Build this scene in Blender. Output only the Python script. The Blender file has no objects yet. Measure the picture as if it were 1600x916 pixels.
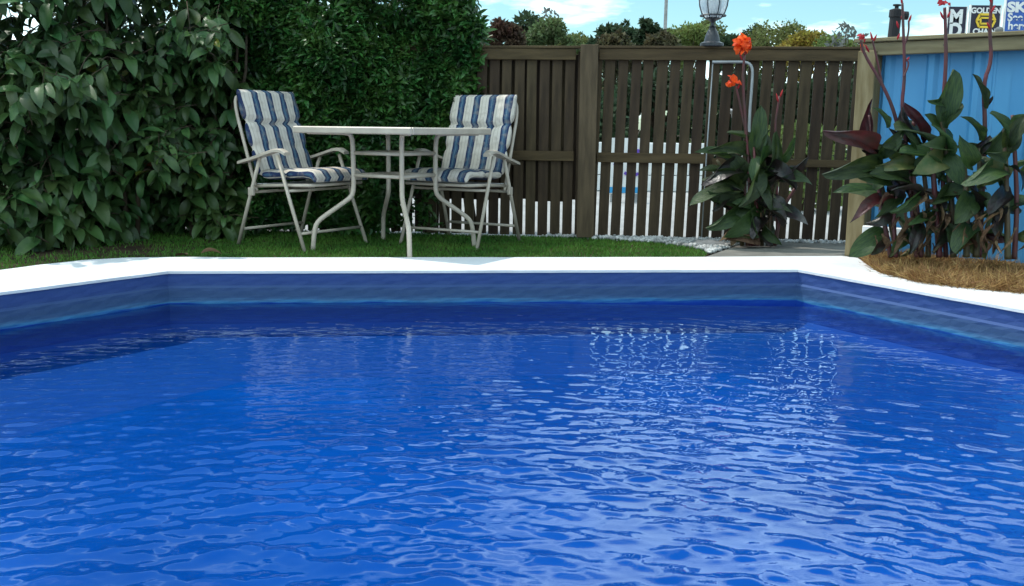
import bpy, bmesh, math, random
import numpy as np
from mathutils import Vector, Matrix
R = math.radians
random.seed(7); rng = np.random.default_rng(7)
S = bpy.context.scene
C = S.collection

# ------------------------------------------------------------------ camera
FPX, CX, CY, H = 1550.0, 800.0, 458.0, 0.73
PITCH, ROLL = math.atan(258/FPX), R(0.7)
Fw = Vector((0, math.cos(PITCH), -math.sin(PITCH)))
R0 = Vector((1, 0, 0)); U0 = Vector((0, math.sin(PITCH), math.cos(PITCH)))
Rt = R0*math.cos(ROLL) + U0*math.sin(ROLL)
Up = U0*math.cos(ROLL) - R0*math.sin(ROLL)
cam_d = bpy.data.cameras.new('camera'); cam = bpy.data.objects.new('camera', cam_d); C.objects.link(cam)
M = Matrix((Rt, Up, -Fw)).transposed().to_4x4(); M.translation = (0, 0, H); cam.matrix_world = M
cam_d.sensor_width = 36; cam_d.lens = 36*FPX/1600; cam_d.clip_end = 2000; cam_d.clip_start = .05
S.camera = cam
def ray(px, py): return Fw + Rt*((px-CX)/FPX) + Up*((CY-py)/FPX)
def gnd(px, py, z=0.0):
    d = ray(px, py); t = (z-H)/d.z; return Vector((d.x*t, d.y*t, z))
def at(px, py, Y):
    d = ray(px, py); t = Y/d.y; return Vector((d.x*t, Y, H+d.z*t))

# ------------------------------------------------------------------ sky, sun, exposure
SUN_EL, SUN_AZ = R(60), R(-62)      # azimuth measured from +Y, negative = left
W = bpy.data.worlds.new('World'); S.world = W; W.use_nodes = True
nt = W.node_tree; nt.nodes.clear(); N = nt.nodes.new; L = nt.links.new
out = N('ShaderNodeOutputWorld'); bg = N('ShaderNodeBackground'); bg.inputs[1].default_value = 0.13
sky = N('ShaderNodeTexSky'); sky.sky_type = 'NISHITA'; sky.sun_disc = False
sky.sun_elevation = SUN_EL; sky.sun_rotation = SUN_AZ; sky.dust_density = 0.6; sky.ozone_density = 1.6
tc = N('ShaderNodeTexCoord'); sep = N('ShaderNodeSeparateXYZ'); L(tc.outputs['Generated'], sep.inputs[0])
def mth(op, a, b=None, clamp=False):
    m = N('ShaderNodeMath'); m.operation = op; m.use_clamp = clamp
    for i, v in enumerate((a, b)):
        if v is None: continue
        if isinstance(v, (int, float)): m.inputs[i].default_value = v
        else: L(v, m.inputs[i])
    return m.outputs[0]
zz = mth('ADD', mth('MAXIMUM', sep.outputs[2], 0.0), 0.16)
comb = N('ShaderNodeCombineXYZ'); L(mth('DIVIDE', sep.outputs[0], zz), comb.inputs[0]); L(mth('DIVIDE', sep.outputs[1], zz), comb.inputs[1])
no = N('ShaderNodeTexNoise'); no.inputs['Scale'].default_value = 0.75; no.inputs['Detail'].default_value = 8; no.inputs['Roughness'].default_value = .56
mp = N('ShaderNodeMapping'); mp.inputs['Location'].default_value = (-2.77, 2.99, 0); L(comb.outputs[0], mp.inputs[0]); L(mp.outputs[0], no.inputs['Vector'])
rp = N('ShaderNodeValToRGB'); rp.color_ramp.elements[0].position = .475; rp.color_ramp.elements[1].position = .575; L(no.outputs[0], rp.inputs[0])
mx = N('ShaderNodeMixRGB'); tint = N('ShaderNodeMixRGB'); tint.blend_type = 'MULTIPLY'; tint.inputs[0].default_value = 1; tint.inputs[2].default_value = (1.0, 1.36, 1.34, 1); L(sky.outputs[0], tint.inputs[1]); L(rp.outputs[0], mx.inputs[0]); L(tint.outputs[0], mx.inputs[1]); mx.inputs[2].default_value = (15.5, 19.2, 20.0, 1)
L(mx.outputs[0], bg.inputs[0]); L(bg.outputs[0], out.inputs[0])
sd = bpy.data.lights.new('sun', 'SUN'); sd.energy = 3.4; sd.angle = R(0.6); sd.color = (1, .96, .9)
sun = bpy.data.objects.new('sun', sd); C.objects.link(sun)
sdir = Vector((math.sin(SUN_AZ)*math.cos(SUN_EL), math.cos(SUN_AZ)*math.cos(SUN_EL), math.sin(SUN_EL)))
sun.rotation_euler = sdir.to_track_quat('Z', 'Y').to_euler()
S.view_settings.view_transform = 'Standard'; S.view_settings.look = 'None'; S.view_settings.exposure = 0.0; S.view_settings.gamma = 1
S.render.engine = 'CYCLES'; S.cycles.use_denoising = True
S.cycles.max_bounces = 7; S.cycles.transparent_max_bounces = 12; S.cycles.sample_clamp_indirect = 4

# ------------------------------------------------------------------ materials
def mat(name, col, rough=.6, col2=None, scale=8., bump=0., bscale=60., spec=.5, transl=0., island=0., metal=0., stretch=None, detail=5, coord='Object', lo=.35, hi=.65):
    m = bpy.data.materials.new(name); m.use_nodes = True; t = m.node_tree; n = t.nodes; l = t.links
    p = n['Principled BSDF']; p.inputs['Roughness'].default_value = rough; p.inputs['Specular IOR Level'].default_value = spec; p.inputs['Metallic'].default_value = metal
    p.inputs['Base Color'].default_value = (*col, 1)
    co = n.new('ShaderNodeTexCoord'); src = co.outputs[coord]
    if stretch:
        mp = n.new('ShaderNodeMapping'); mp.inputs['Scale'].default_value = stretch; l.new(src, mp.inputs[0]); src = mp.outputs[0]
    c_out = None
    if col2 is not None:
        ns = n.new('ShaderNodeTexNoise'); ns.inputs['Scale'].default_value = scale; ns.inputs['Detail'].default_value = detail; l.new(src, ns.inputs['Vector'])
        r = n.new('ShaderNodeValToRGB'); r.color_ramp.elements[0].position = lo; r.color_ramp.elements[1].position = hi
        r.color_ramp.elements[0].color = (*col, 1); r.color_ramp.elements[1].color = (*col2, 1); l.new(ns.outputs[0], r.inputs[0]); c_out = r.outputs[0]
    if island:
        g = n.new('ShaderNodeNewGeometry'); hs = n.new('ShaderNodeHueSaturation')
        oi = n.new('ShaderNodeObjectInfo')
        a = n.new('ShaderNodeMath'); a.operation = 'ADD'; l.new(g.outputs['Random Per Island'], a.inputs[0]); l.new(oi.outputs['Random'], a.inputs[1])
        fr = n.new('ShaderNodeMath'); fr.operation = 'FRACT'; l.new(a.outputs[0], fr.inputs[0])
        mr = n.new('ShaderNodeMapRange'); mr.inputs[3].default_value = 1-island; mr.inputs[4].default_value = 1+island; l.new(fr.outputs[0], mr.inputs[0])
        mh = n.new('ShaderNodeMapRange'); mh.inputs[3].default_value = .5-.03*island/.5; mh.inputs[4].default_value = .5+.025*island/.5; l.new(fr.outputs[0], mh.inputs[0])
        l.new(mr.outputs[0], hs.inputs['Value']); l.new(mh.outputs[0], hs.inputs['Hue'])
        if c_out: l.new(c_out, hs.inputs['Color'])
        else: hs.inputs['Color'].default_value = (*col, 1)
        c_out = hs.outputs[0]
    if c_out: l.new(c_out, p.inputs['Base Color'])
    if bump:
        bn = n.new('ShaderNodeTexNoise'); bn.inputs['Scale'].default_value = bscale; bn.inputs['Detail'].default_value = 6; l.new(src, bn.inputs['Vector'])
        b = n.new('ShaderNodeBump'); b.inputs['Strength'].default_value = 1; b.inputs['Distance'].default_value = bump; l.new(bn.outputs[0], b.inputs['Height']); l.new(b.outputs[0], p.inputs['Normal'])
    if transl:
        tr = n.new('ShaderNodeBsdfTranslucent'); ms = n.new('ShaderNodeMixShader'); ms.inputs[0].default_value = transl
        if c_out: l.new(c_out, tr.inputs[0])
        else: tr.inputs[0].default_value = (*col, 1)
        o = n['Material Output']; l.new(p.outputs[0], ms.inputs[1]); l.new(tr.outputs[0], ms.inputs[2]); l.new(ms.outputs[0], o.inputs[0])
    return m

MT = {}
MT['wood'] = mat('stained_wood', (.040, .026, .013), .75, (.074, .049, .025), 5, .002, 40, .3, stretch=(6, 6, .8), island=.32)
MT['wood_h'] = mat('stained_wood_rail', (.053, .034, .014), .75, (.092, .060, .027), 5, .002, 40, .3, stretch=(.8, 6, 6), island=.1)
MT['wood_post'] = mat('stained_post', (.072, .050, .027), .75, (.12, .084, .046), 5, .002, 40, .3, stretch=(6, 6, .8), island=.05)
MT['pine'] = mat('weathered_pine', (.15, .11, .05), .8, (.25, .2, .11), 4, .002, 40, .25, stretch=(6, 6, .9), island=.06)
MT['pine_h'] = mat('weathered_pine_rail', (.17, .135, .075), .8, (.27, .225, .13), 4, .002, 40, .25, stretch=(.9, 6, 6), island=.06)
MT['soil'] = mat('soil', (.03, .022, .014), .95, (.07, .05, .03), 9, .01, 30, .1)
MT['lot'] = mat('pale_concrete', (.30, .295, .28), .85, (.40, .395, .38), 1.2, .004, 20, .3)
MT['path'] = mat('grey_concrete', (.13, .125, .11), .9, (.2, .19, .165), 7, .003, 60, .3)
MT['whitep'] = mat('white_painted_concrete', (.70, .70, .70), .75, (.50, .50, .49), 3.1, .003, 45, .35, lo=.5, hi=.9)
MT['frame'] = mat('beige_powder_coat', (.54, .46, .37), .42, (.46, .39, .31), 9, 0, 20, .5)
MT['glass'] = mat('frosted_glass', (.35, .4, .4), .15)
MT['steelp'] = mat('grey_metal', (.42, .43, .43), .4, (.3, .31, .31), 10, metal=.3)
MT['iron'] = mat('black_iron', (.02, .022, .026), .45, (.05, .055, .065), 12, .001, 80)
MT['bluefence'] = mat('blue_steel', (.060, .25, .49), .42, (.085, .31, .56), 2.5, .001, 15, .4, stretch=(1, 1, .35))
MT['stone'] = mat('stone', (.25, .25, .24), .9, (.5, .49, .47), 14, .004, 60, .2, island=.35)
MT['greystone'] = mat('grey_stone', (.13, .135, .135), .9, (.22, .225, .225), 12, .004, 60, .2)
MT['grass'] = mat('grass', (.048, .145, .018), .6, (.10, .215, .03), 3, spec=.25, transl=.25, island=.3)
MT['dry'] = mat('dry_grass', (.27, .15, .055), .8, (.42, .27, .12), 12, spec=.15, transl=.2, island=.35)
MT['hedge'] = mat('hedge_leaf', (.016, .062, .014), .40, (.058, .140, .026), 5, spec=.4, transl=.12, island=.45)
MT['bush'] = mat('bush_leaf', (.026, .070, .019), .44, (.072, .130, .034), 2.2, .001, 90, .45, transl=.15, island=.4)
MT['bushy'] = mat('yellowing_leaf', (.20, .17, .02), .5, (.10, .16, .02), 9, spec=.4, transl=.35, island=.3)
MT['rust'] = mat('rusty_leaf', (.28, .07, .012), .6, (.35, .16, .02), 9, spec=.3, transl=.3, island=.3)
MT['bark'] = mat('bark', (.05, .035, .022), .9, (.09, .07, .05), 14, .004, 50, .1)
MT['canna'] = mat('canna_green', (.018, .042, .013), .42, (.050, .085, .020), 5, .0035, 12, .5, transl=.28, island=.35, stretch=(1.2, 11, 1))
MT['cannay'] = mat('canna_pale_green', (.045, .085, .022), .45, (.12, .12, .04), 5, .0035, 12, .5, transl=.25, island=.2)
MT['bronze'] = mat('canna_bronze', (.022, .009, .011), .34, (.012, .018, .010), 5, .0035, 12, .5, transl=.2, island=.3)
MT['redleaf'] = mat('canna_red', (.075, .014, .016), .4, (.035, .014, .012), 5, .0035, 12, .5, transl=.35, island=.3)
MT['stemr'] = mat('canna_red_stem', (.13, .03, .035), .5, (.07, .035, .03), 9, spec=.4)
MT['stemg'] = mat('canna_stem', (.07, .075, .03), .5, (.10, .06, .035), 7, spec=.4)
MT['petal'] = mat('orange_petal', (.85, .075, .018), .55, (.9, .16, .02), 14, spec=.3, transl=.45, island=.15)
MT['petalr'] = mat('red_petal', (.45, .02, .04), .55, (.55, .05, .05), 14, spec=.3, transl=.4)
MT['withered'] = mat('withered_leaf', (.10, .06, .035), .85, (.19, .12, .07), 12, .002, 60, .2, transl=.2, island=.35)
MT['white'] = mat('white_paint', (.78, .78, .76), .5, (.66, .66, .64), 6, .001, 60)
MT['navy'] = mat('navy_print', (.012, .010, .03), .5)
MT['skyblue'] = mat('blue_print', (.03, .09, .36), .5, (.035, .12, .42), .8)
MT['yellow'] = mat('yellow_print', (.75, .5, .03), .5)
MT['darkroof'] = mat('dark_cover', (.012, .01, .012), .7)

# pool paint: dry faded band above the waterline, pale scum line, deep blue below
def pool_mat():
    m = mat('pool_paint', (.022, .07, .40), .65, (.032, .09, .46), 2.5, .0015, 50, .12)
    t = m.node_tree; n = t.nodes; l = t.links; p = n['Principled BSDF']
    base = p.inputs['Base Color'].links[0].from_socket
    co = n.new('ShaderNodeTexCoord'); se = n.new('ShaderNodeSeparateXYZ'); l.new(co.outputs['Object'], se.inputs[0])
    mp = n.new('ShaderNodeMapping'); mp.inputs['Scale'].default_value = (1.2, 1.2, 26); l.new(co.outputs['Object'], mp.inputs[0])
    ns = n.new('ShaderNodeTexNoise'); ns.inputs['Scale'].default_value = 2.5; ns.inputs['Detail'].default_value = 9; ns.inputs['Roughness'].default_value = .65; l.new(mp.outputs[0], ns.inputs['Vector'])
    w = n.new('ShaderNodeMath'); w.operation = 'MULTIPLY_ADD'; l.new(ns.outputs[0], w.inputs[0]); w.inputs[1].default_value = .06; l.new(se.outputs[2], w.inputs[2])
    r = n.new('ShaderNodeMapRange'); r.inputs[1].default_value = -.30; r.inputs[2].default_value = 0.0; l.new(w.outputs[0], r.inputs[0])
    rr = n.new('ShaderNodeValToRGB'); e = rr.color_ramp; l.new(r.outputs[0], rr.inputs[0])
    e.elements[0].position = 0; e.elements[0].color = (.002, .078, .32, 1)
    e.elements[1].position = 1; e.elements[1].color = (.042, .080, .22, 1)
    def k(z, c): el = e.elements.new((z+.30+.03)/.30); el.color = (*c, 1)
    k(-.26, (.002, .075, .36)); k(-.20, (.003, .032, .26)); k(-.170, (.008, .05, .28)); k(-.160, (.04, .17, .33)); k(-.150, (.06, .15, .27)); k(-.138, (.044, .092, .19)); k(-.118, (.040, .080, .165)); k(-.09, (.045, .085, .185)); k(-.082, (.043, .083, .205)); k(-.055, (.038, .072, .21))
    l.new(rr.outputs[0], p.inputs['Base Color'])
    return m
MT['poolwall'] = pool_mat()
MT['poolfloor'] = mat('pool_floor_paint', (.002, .078, .31), .8, (.003, .100, .38), 1.3, .002, 6, .0)

def water_mat():
    m = bpy.data.materials.new('pool_water'); m.use_nodes = True; t = m.node_tree; n = t.nodes; l = t.links; n.clear()
    o = n.new('ShaderNodeOutputMaterial'); g = n.new('ShaderNodeBsdfGlossy'); g.inputs['Roughness'].default_value = .012; g.inputs['Color'].default_value = (.86, .98, 1, 1)
    tr = n.new('ShaderNodeBsdfTransparent'); tr.inputs[0].default_value = (.72, .86, .97, 1)
    fr = n.new('ShaderNodeFresnel'); fr.inputs[0].default_value = 1.34
    mi = n.new('ShaderNodeMixShader'); l.new(fr.outputs[0], mi.inputs[0]); l.new(tr.outputs[0], mi.inputs[1]); l.new(g.outputs[0], mi.inputs[2]); l.new(mi.outputs[0], o.inputs[0])
    co = n.new('ShaderNodeTexCoord'); mp = n.new('ShaderNodeMapping'); mp.inputs['Scale'].default_value = (1, 2.2, 1); l.new(co.outputs['Object'], mp.inputs[0])
    ns = n.new('ShaderNodeTexNoise'); ns.inputs['Scale'].default_value = 16; ns.inputs['Detail'].default_value = 3; l.new(mp.outputs[0], ns.inputs['Vector'])
    b = n.new('ShaderNodeBump'); b.inputs['Strength'].default_value = 1; b.inputs['Distance'].default_value = .0003; l.new(ns.outputs[0], b.inputs['Height'])
    l.new(b.outputs[0], g.inputs['Normal']); l.new(b.outputs[0], fr.inputs['Normal'])
    return m
MT['water'] = water_mat()

# ------------------------------------------------------------------ helpers
def link(name, me, m=None, parent=None, smooth=False):
    o = bpy.data.objects.new(name, me); C.objects.link(o)
    if m is not None and not me.materials: me.materials.append(m)
    if parent: o.parent = parent
    if smooth: me.polygons.foreach_set('use_smooth', [True]*len(me.polygons))
    return o
def tag(o, label=None, cat=None, group=None, kind=None):
    if label: o['label'] = label
    if cat: o['category'] = cat
    if group: o['group'] = group
    if kind: o['kind'] = kind
    return o
def empty(name, loc, rz=0, label=None, cat=None, group=None):
    o = bpy.data.objects.new(name, None); C.objects.link(o); o.location = loc; o.rotation_euler = (0, 0, rz); o.empty_display_size = .1
    return tag(o, label, cat, group)
def fin(bm, name, m, parent=None, smooth=False):
    me = bpy.data.meshes.new(name); bm.normal_update(); bm.to_mesh(me); bm.free(); return link(name, me, m, parent, smooth)
def pymesh(name, v, f, m, parent=None, smooth=False):
    me = bpy.data.meshes.new(name); me.from_pydata([tuple(x) for x in v], [], [tuple(x) for x in f]); me.update(); return link(name, me, m, parent, smooth)
def box(bm, c, s, rot=None, bev=0.0):
    r = bmesh.ops.create_cube(bm, size=1); vs = r['verts']
    bmesh.ops.scale(bm, vec=s, verts=vs)
    if bev: 
        es = list({e for v in vs for e in v.link_edges}); q = bmesh.ops.bevel(bm, geom=es, offset=bev, segments=1, affect='EDGES'); vs = list({v for f in q['faces'] for v in f.verts} | {v for v in vs if v.is_valid})
    if rot is not None: bmesh.ops.rotate(bm, cent=(0, 0, 0), matrix=rot, verts=vs)
    bmesh.ops.translate(bm, vec=c, verts=vs); return vs
def boxo(name, c, s, m, parent=None, rz=0, bev=.003):
    bm = bmesh.new(); box(bm, (0, 0, 0), s, None, bev); o = fin(bm, name, m, parent); o.location = c; o.rotation_euler = (0, 0, rz); return o
def tubev(path, rad, seg=8, cap=True):
    P = [Vector(p) for p in path]; n = len(P); rr = rad if isinstance(rad, (list, tuple)) else [rad]*n
    vs = []; fs = []; prev = None
    for i, p in enumerate(P):
        t = (P[min(i+1, n-1)]-P[max(i-1, 0)]).normalized()
        if prev is None: a = t.orthogonal().normalized()
        else:
            a = prev - t*prev.dot(t); a = a.normalized() if a.length > 1e-6 else t.orthogonal().normalized()
        prev = a; b = t.cross(a)
        for k in range(seg):
            an = 2*math.pi*k/seg; vs.append(p + (a*math.cos(an)+b*math.sin(an))*rr[i])
    for i in range(n-1):
        for k in range(seg):
            k2 = (k+1) % seg; fs.append((i*seg+k, i*seg+k2, (i+1)*seg+k2, (i+1)*seg+k))
    if cap: fs.append(tuple(range(seg))[::-1]); fs.append(tuple((n-1)*seg+k for k in range(seg)))
    return vs, fs
def tube(name, path, rad, m, parent=None, seg=8):
    v, f = tubev(path, rad, seg); return pymesh(name, v, f, m, parent, True)
def tubes(name, lst, m, parent=None, seg=6):
    V = []; F = []
    for path, rad in lst:
        v, f = tubev(path, rad, seg); o = len(V); V += v; F += [tuple(i+o for i in q) for q in f]
    return pymesh(name, V, F, m, parent, True)
def smoothpath(pts, it=2):
    P = [Vector(p) for p in pts]
    for _ in range(it):
        q = [P[0]]
        for a, b in zip(P, P[1:]): q += [a*.75+b*.25, a*.25+b*.75]
        q.append(P[-1]); P = q
    return P
def lathe(prof, seg=16):
    V = []; F = []
    for r, z in prof:
        for k in range(seg): a = 2*math.pi*k/seg; V.append((r*math.cos(a), r*math.sin(a), z))
    for i in range(len(prof)-1):
        for k in range(seg): k2 = (k+1) % seg; F.append((i*seg+k, i*seg+k2, (i+1)*seg+k2, (i+1)*seg+k))
    F.append(tuple(range(seg))[::-1]); F.append(tuple((len(prof)-1)*seg+k for k in range(seg)))
    return V, F
def inpoly(x, y, poly):
    x = np.asarray(x); y = np.asarray(y); ins = np.zeros(x.shape, bool); n = len(poly)
    for i in range(n):
        x1, y1 = poly[i][:2]; x2, y2 = poly[(i+1) % n][:2]
        if y1 == y2: continue
        c = ((y1 > y) != (y2 > y)) & (x < (x2-x1)*(y-y1)/(y2-y1)+x1); ins ^= c
    return ins
def fill(rings, z):
    bm = bmesh.new(); es = []
    for ring in rings:
        vs = [bm.verts.new((p[0], p[1], z)) for p in ring]
        for a, b in zip(vs, vs[1:]+vs[:1]): es.append(bm.edges.new((a, b)))
    bmesh.ops.triangle_fill(bm, edges=es, use_beauty=True)
    bmesh.ops.recalc_face_normals(bm, faces=bm.faces)
    if bm.faces and sum(f.normal.z for f in bm.faces) < 0: bmesh.ops.reverse_faces(bm, faces=bm.faces)
    return bm
# many small leaves as one mesh
LEAF_V = np.array([(0, 0, 0), (.32, .5, .10), (.32, -.5, .10), (.36, 0, 0), (.72, .36, .02), (.72, -.36, .02), (.74, 0, -.06), (1, 0, -.16)])
LEAF_F = [(0, 3, 1), (0, 2, 3), (1, 3, 6, 4), (3, 2, 5, 6), (4, 6, 7), (6, 5, 7)]
SM_V = np.array([(0, 0, 0), (.45, .5, .08), (.45, -.5, .08), (1, 0, -.05)]); SM_F = [(0, 2, 1), (1, 2, 3)]
BL_V = np.array([(0, .5, 0), (0, -.5, 0), (.6, .35, 0), (.6, -.35, 0), (1, 0, .0)]); BL_F = [(0, 1, 3, 2), (2, 3, 4)]
def frames(d, nrm):
    d = d/np.linalg.norm(d, axis=1, keepdims=True)
    z = nrm - d*np.sum(nrm*d, axis=1, keepdims=True); z /= np.maximum(np.linalg.norm(z, axis=1, keepdims=True), 1e-6)
    y = np.cross(z, d); return np.stack([d, y, z], axis=2)      # columns
def leaves(name, loc, d, nrm, length, width, m, parent=None, tv=LEAF_V, tf=LEAF_F, smooth=False):
    n = len(loc); fr = frames(d, nrm); k = len(tv)
    sc = np.stack([length, width, length], axis=1)
    v = tv[None]*sc[:, None, :]; v = np.einsum('nij,nkj->nki', fr, v) + loc[:, None, :]
    v = v.reshape(-1, 3); me = bpy.data.meshes.new(name)
    sizes = np.array([len(f) for f in tf]); flat = np.concatenate([np.array(f) for f in tf])
    li = (flat[None]+(np.arange(n)*k)[:, None]).ravel(); ls = np.tile(sizes, n); st = np.concatenate([[0], np.cumsum(ls)[:-1]])
    me.vertices.add(n*k); me.vertices.foreach_set('co', v.ravel())
    me.loops.add(len(li)); me.loops.foreach_set('vertex_index', li.astype(np.int32))
    me.polygons.add(len(ls)); me.polygons.foreach_set('loop_start', st.astype(np.int32)); me.polygons.foreach_set('loop_total', ls.astype(np.int32))
    me.update(calc_edges=True); me.validate()
    return link(name, me, m, parent, smooth)
def rdir(n):
    v = rng.normal(size=(n, 3)); return v/np.linalg.norm(v, axis=1, keepdims=True)

# ------------------------------------------------------------------ pool, coping, ground
WZ = -0.165
BL = gnd(262, 424); BR = gnd(1247, 421.5); R1 = gnd(1600, 485); L1 = gnd(0, 457)
RX = BR + (R1-BR)*1.9; LX = BL + (L1-BL)*2.1
inner = [BL, LX, Vector((LX.x-.1, .55, 0)), Vector((RX.x+.1, .55, 0)), RX, BR]
def densify(ring, step, jit=0.0, curve=0):
    o = []
    for a, b in zip(ring, ring[1:]+ring[:1]):
        n = max(1, int((b-a).length/step))
        for i in range(n):
            p = a+(b-a)*(i/n)
            if jit and 0 < i: p = p+Vector((random.uniform(-jit, jit), random.uniform(-jit, jit), 0))
            o.append(p)
    return o
outer_px = [(-260, 462), (0, 422), (60, 414), (130, 406.5), (200, 402.6), (300, 401.5), (400, 402.5), (640, 402), (900, 402), (1097, 401.5), (1230, 400.5), (1315, 400), (1340, 403), (1352, 411), (1372, 425), (1430, 440), (1500, 449), (1600, 458), (1900, 480)]
outer_vis = [gnd(*p) for p in outer_px]
outer = outer_vis + [Vector((RX.x+1.2, 3.0, 0)), Vector((RX.x+1.2, -.4, 0)), Vector((LX.x-1.2, -.4, 0)), Vector((LX.x-1.2, 3.2, 0))]
rin = densify(inner, .06, .0025)
rout = densify(outer, .12, .003)
bm = fill([rin, rout], 0.0)
ext = bmesh.ops.extrude_face_region(bm, geom=bm.faces[:]); bmesh.ops.translate(bm, vec=(0, 0, -.013), verts=[e for e in ext['geom'] if isinstance(e, bmesh.types.BMVert)])
bmesh.ops.recalc_face_normals(bm, faces=bm.faces)
tag(fin(bm, 'pool_coping', MT['whitep']), kind='structure')
BIG = 900
bm = fill([[Vector((-BIG, -BIG, 0)), Vector((BIG, -BIG, 0)), Vector((BIG, BIG, 0)), Vector((-BIG, BIG, 0))], densify([p+ (p-Vector((0, 3, 0))).normalized()*.06 for p in inner], .3)], -.034)
tag(fin(bm, 'ground', MT['soil']), kind='structure')
# pool wall
ring = densify(inner, .05); cen = Vector((0, 3, 0)); V = []; F = []
zs = [-.006, -.03, -.055, -.075, -.085, -.10, -.13, -.15, -.165, -.2, -.22, -.25, -.27]
for zi, z in enumerate(zs):
    for i, p in enumerate(ring):
        off = .008 - (.012 if z < -.08 else 0) + .0016*math.sin(i*1.7+zi*2.1)
        q = p+(p-cen).normalized()*off; V.append((q.x, q.y, z))
n = len(ring)
for z, kk in ((-.285, .008), (-.30, .02), (-.315, .04), (-.33, .065), (-.345, .10), (-.36, .15), (-.372, .21), (-.38, .28), (-.385, .34)):
    zs.append(z)
    for p in ring:
        q = p+(cen-p)*kk; V.append((q.x, q.y, z))
n = len(ring)
for zi in range(len(zs)-1):
    for i in range(n): j = (i+1) % n; F.append((zi*n+i, zi*n+j, (zi+1)*n+j, (zi+1)*n+i))
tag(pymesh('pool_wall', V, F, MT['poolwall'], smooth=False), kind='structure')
bm = fill([densify([p+(p-cen).normalized()*0 + (cen-p)*.335 for p in inner], .2)], -.3845)
tag(fin(bm, 'pool_floor', MT['poolfloor']), kind='structure')

# water surface with real waves
gx = np.arange(LX.x-.2, RX.x+.2, .0085); gy = np.arange(.5, BL.y+.15, .0085)
X, Y = np.meshgrid(gx, gy); Z = np.zeros_like(X); wr = np.random.default_rng(5)
for i in range(150):
    lam = .030*(10**wr.uniform(0, .70)); th = wr.normal(0, .55); sx = wr.uniform(-3.2, 3.2); sy = wr.uniform(-5, .3)
    if i % 5 == 0: sx, sy = wr.uniform(-8, 8), wr.uniform(4, 9)
    r = np.hypot(X-sx, Y-sy); k = 2*math.pi/lam
    env = .5+.5*np.sin(X*wr.uniform(-1.6, 1.6)+Y*wr.uniform(-1.6, 1.6)+wr.uniform(0, 6.28)); env = env**2
    Z += lam**.98*env*np.sin(k*r+wr.uniform(0, 6.28)+1.3*np.sin(X*1.7+i)+1.1*np.sin(Y*2.1+i*2))
Z /= Z.std(); Z = Z+.22*Z**2; sl = np.sqrt((np.gradient(Z, .0085, axis=0)**2+np.gradient(Z, .0085, axis=1)**2).mean())
calm = 1-.78*np.clip((Y-2.5)/1.7, 0, 1)**.8 - .25*np.clip((X-.9)/1.2, 0, 1)*np.clip((Y-2.0)/1.2, 0, 1) - .15*np.clip((-X-.3)/1.5, 0, 1)
calm = np.maximum(calm, .14); Z *= .115/sl*calm
pol = [p+(p-cen).normalized()*.05 for p in inner]
ok = inpoly(X, Y, pol); ny, nx = X.shape
idx = np.arange(ny*nx).reshape(ny, nx); fm = ok[:-1, :-1] & ok[1:, :-1] & ok[:-1, 1:] & ok[1:, 1:]
q = np.stack([idx[:-1, :-1], idx[:-1, 1:], idx[1:, 1:], idx[1:, :-1]], -1)[fm]
used = np.zeros(ny*nx, bool); used[q.ravel()] = True; remap = np.cumsum(used)-1
co = np.stack([X.ravel(), Y.ravel(), Z.ravel()+WZ], 1)[used]; q = remap[q]
me = bpy.data.meshes.new('water'); me.vertices.add(len(co)); me.vertices.foreach_set('co', co.ravel()); me.loops.add(q.size); me.loops.foreach_set('vertex_index', q.ravel().astype(np.int32))
me.polygons.add(len(q)); me.polygons.foreach_set('loop_start', (np.arange(len(q))*4).astype(np.int32)); me.polygons.foreach_set('loop_total', np.full(len(q), 4, np.int32)); me.update(calc_edges=True)
tag(link('water', me, MT['water'], smooth=True), kind='structure')

# fence line (base)
FA = gnd(900, 368.5); FB = gnd(1310, 377.5); fd = (FB-FA).normalized(); fn = Vector((-fd.y, fd.x, 0)); FRZ = math.atan2(fd.y, fd.x)
if fn.y < 0: fn = -fn
def fl(t, off=0, z=0): p = FA+fd*t+fn*off; return Vector((p.x, p.y, z))
def fence_t(px):   # parameter where image column px (at mid height) meets the fence plane
    d = ray(px, 220); o = Vector((0, 0, H)); t = (FA-o).dot(fn)/d.dot(fn); return (o+d*t-FA).dot(fd)

# surfaces
a = fl(-40, .05); b = fl(60, .05); c2 = fl(60, 40); d2 = fl(-40, 40)
tag(fin(fill([[a, b, c2, d2]], -.026), 'forecourt', MT['lot']), kind='structure')
lawn = [gnd(-300, 440), *outer_vis[1:10], gnd(1108, 394), gnd(1085, 385), gnd(1020, 377), gnd(930, 371), gnd(860, 367.5), fl(-.3, -.02), fl(-5, -.02), Vector((-5.5, 4, 0))]
tag(fin(fill([[p+Vector((0, .012, 0)) for p in lawn]], -.014), 'lawn', MT['soil']), kind='structure')
pathp = [gnd(1100, 400.8), gnd(1168, 377), gnd(1240, 377), fl(fence_t(1345), -.05), gnd(1352, 402)]
tag(fin(fill([pathp], -.006), 'concrete_path', MT['path']), kind='structure')

# grass blades
n = 150000; x = rng.uniform(-4.2, 1.6, n); y = rng.uniform(4.4, 7.6, n)
lp = [(p.x, p.y+.015) for p in lawn]
k = inpoly(x, y, lp)
bare = (np.sin(x*5.1+y*3)+np.sin(x*2.3-y*7+1)+np.sin(x*11+y*5))*.33
pr = np.where(x < -1.9, .35+.5*bare, 1.0+.0*x); k &= rng.uniform(size=n) < pr
x, y = x[k], y[k]; n = len(x); d = np.stack([rng.normal(0, .45, n), rng.normal(0, .45, n), np.ones(n)], 1)
ln = rng.uniform(.012, .028, n)
tag(leaves('grass', np.stack([x, y, np.full(n, -.015)], 1), d, rdir(n), ln, rng.uniform(.003, .006, n), MT['grass'], tv=BL_V, tf=BL_F), 'short green lawn grass in front of hedge and fence', 'grass', kind='stuff')

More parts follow.
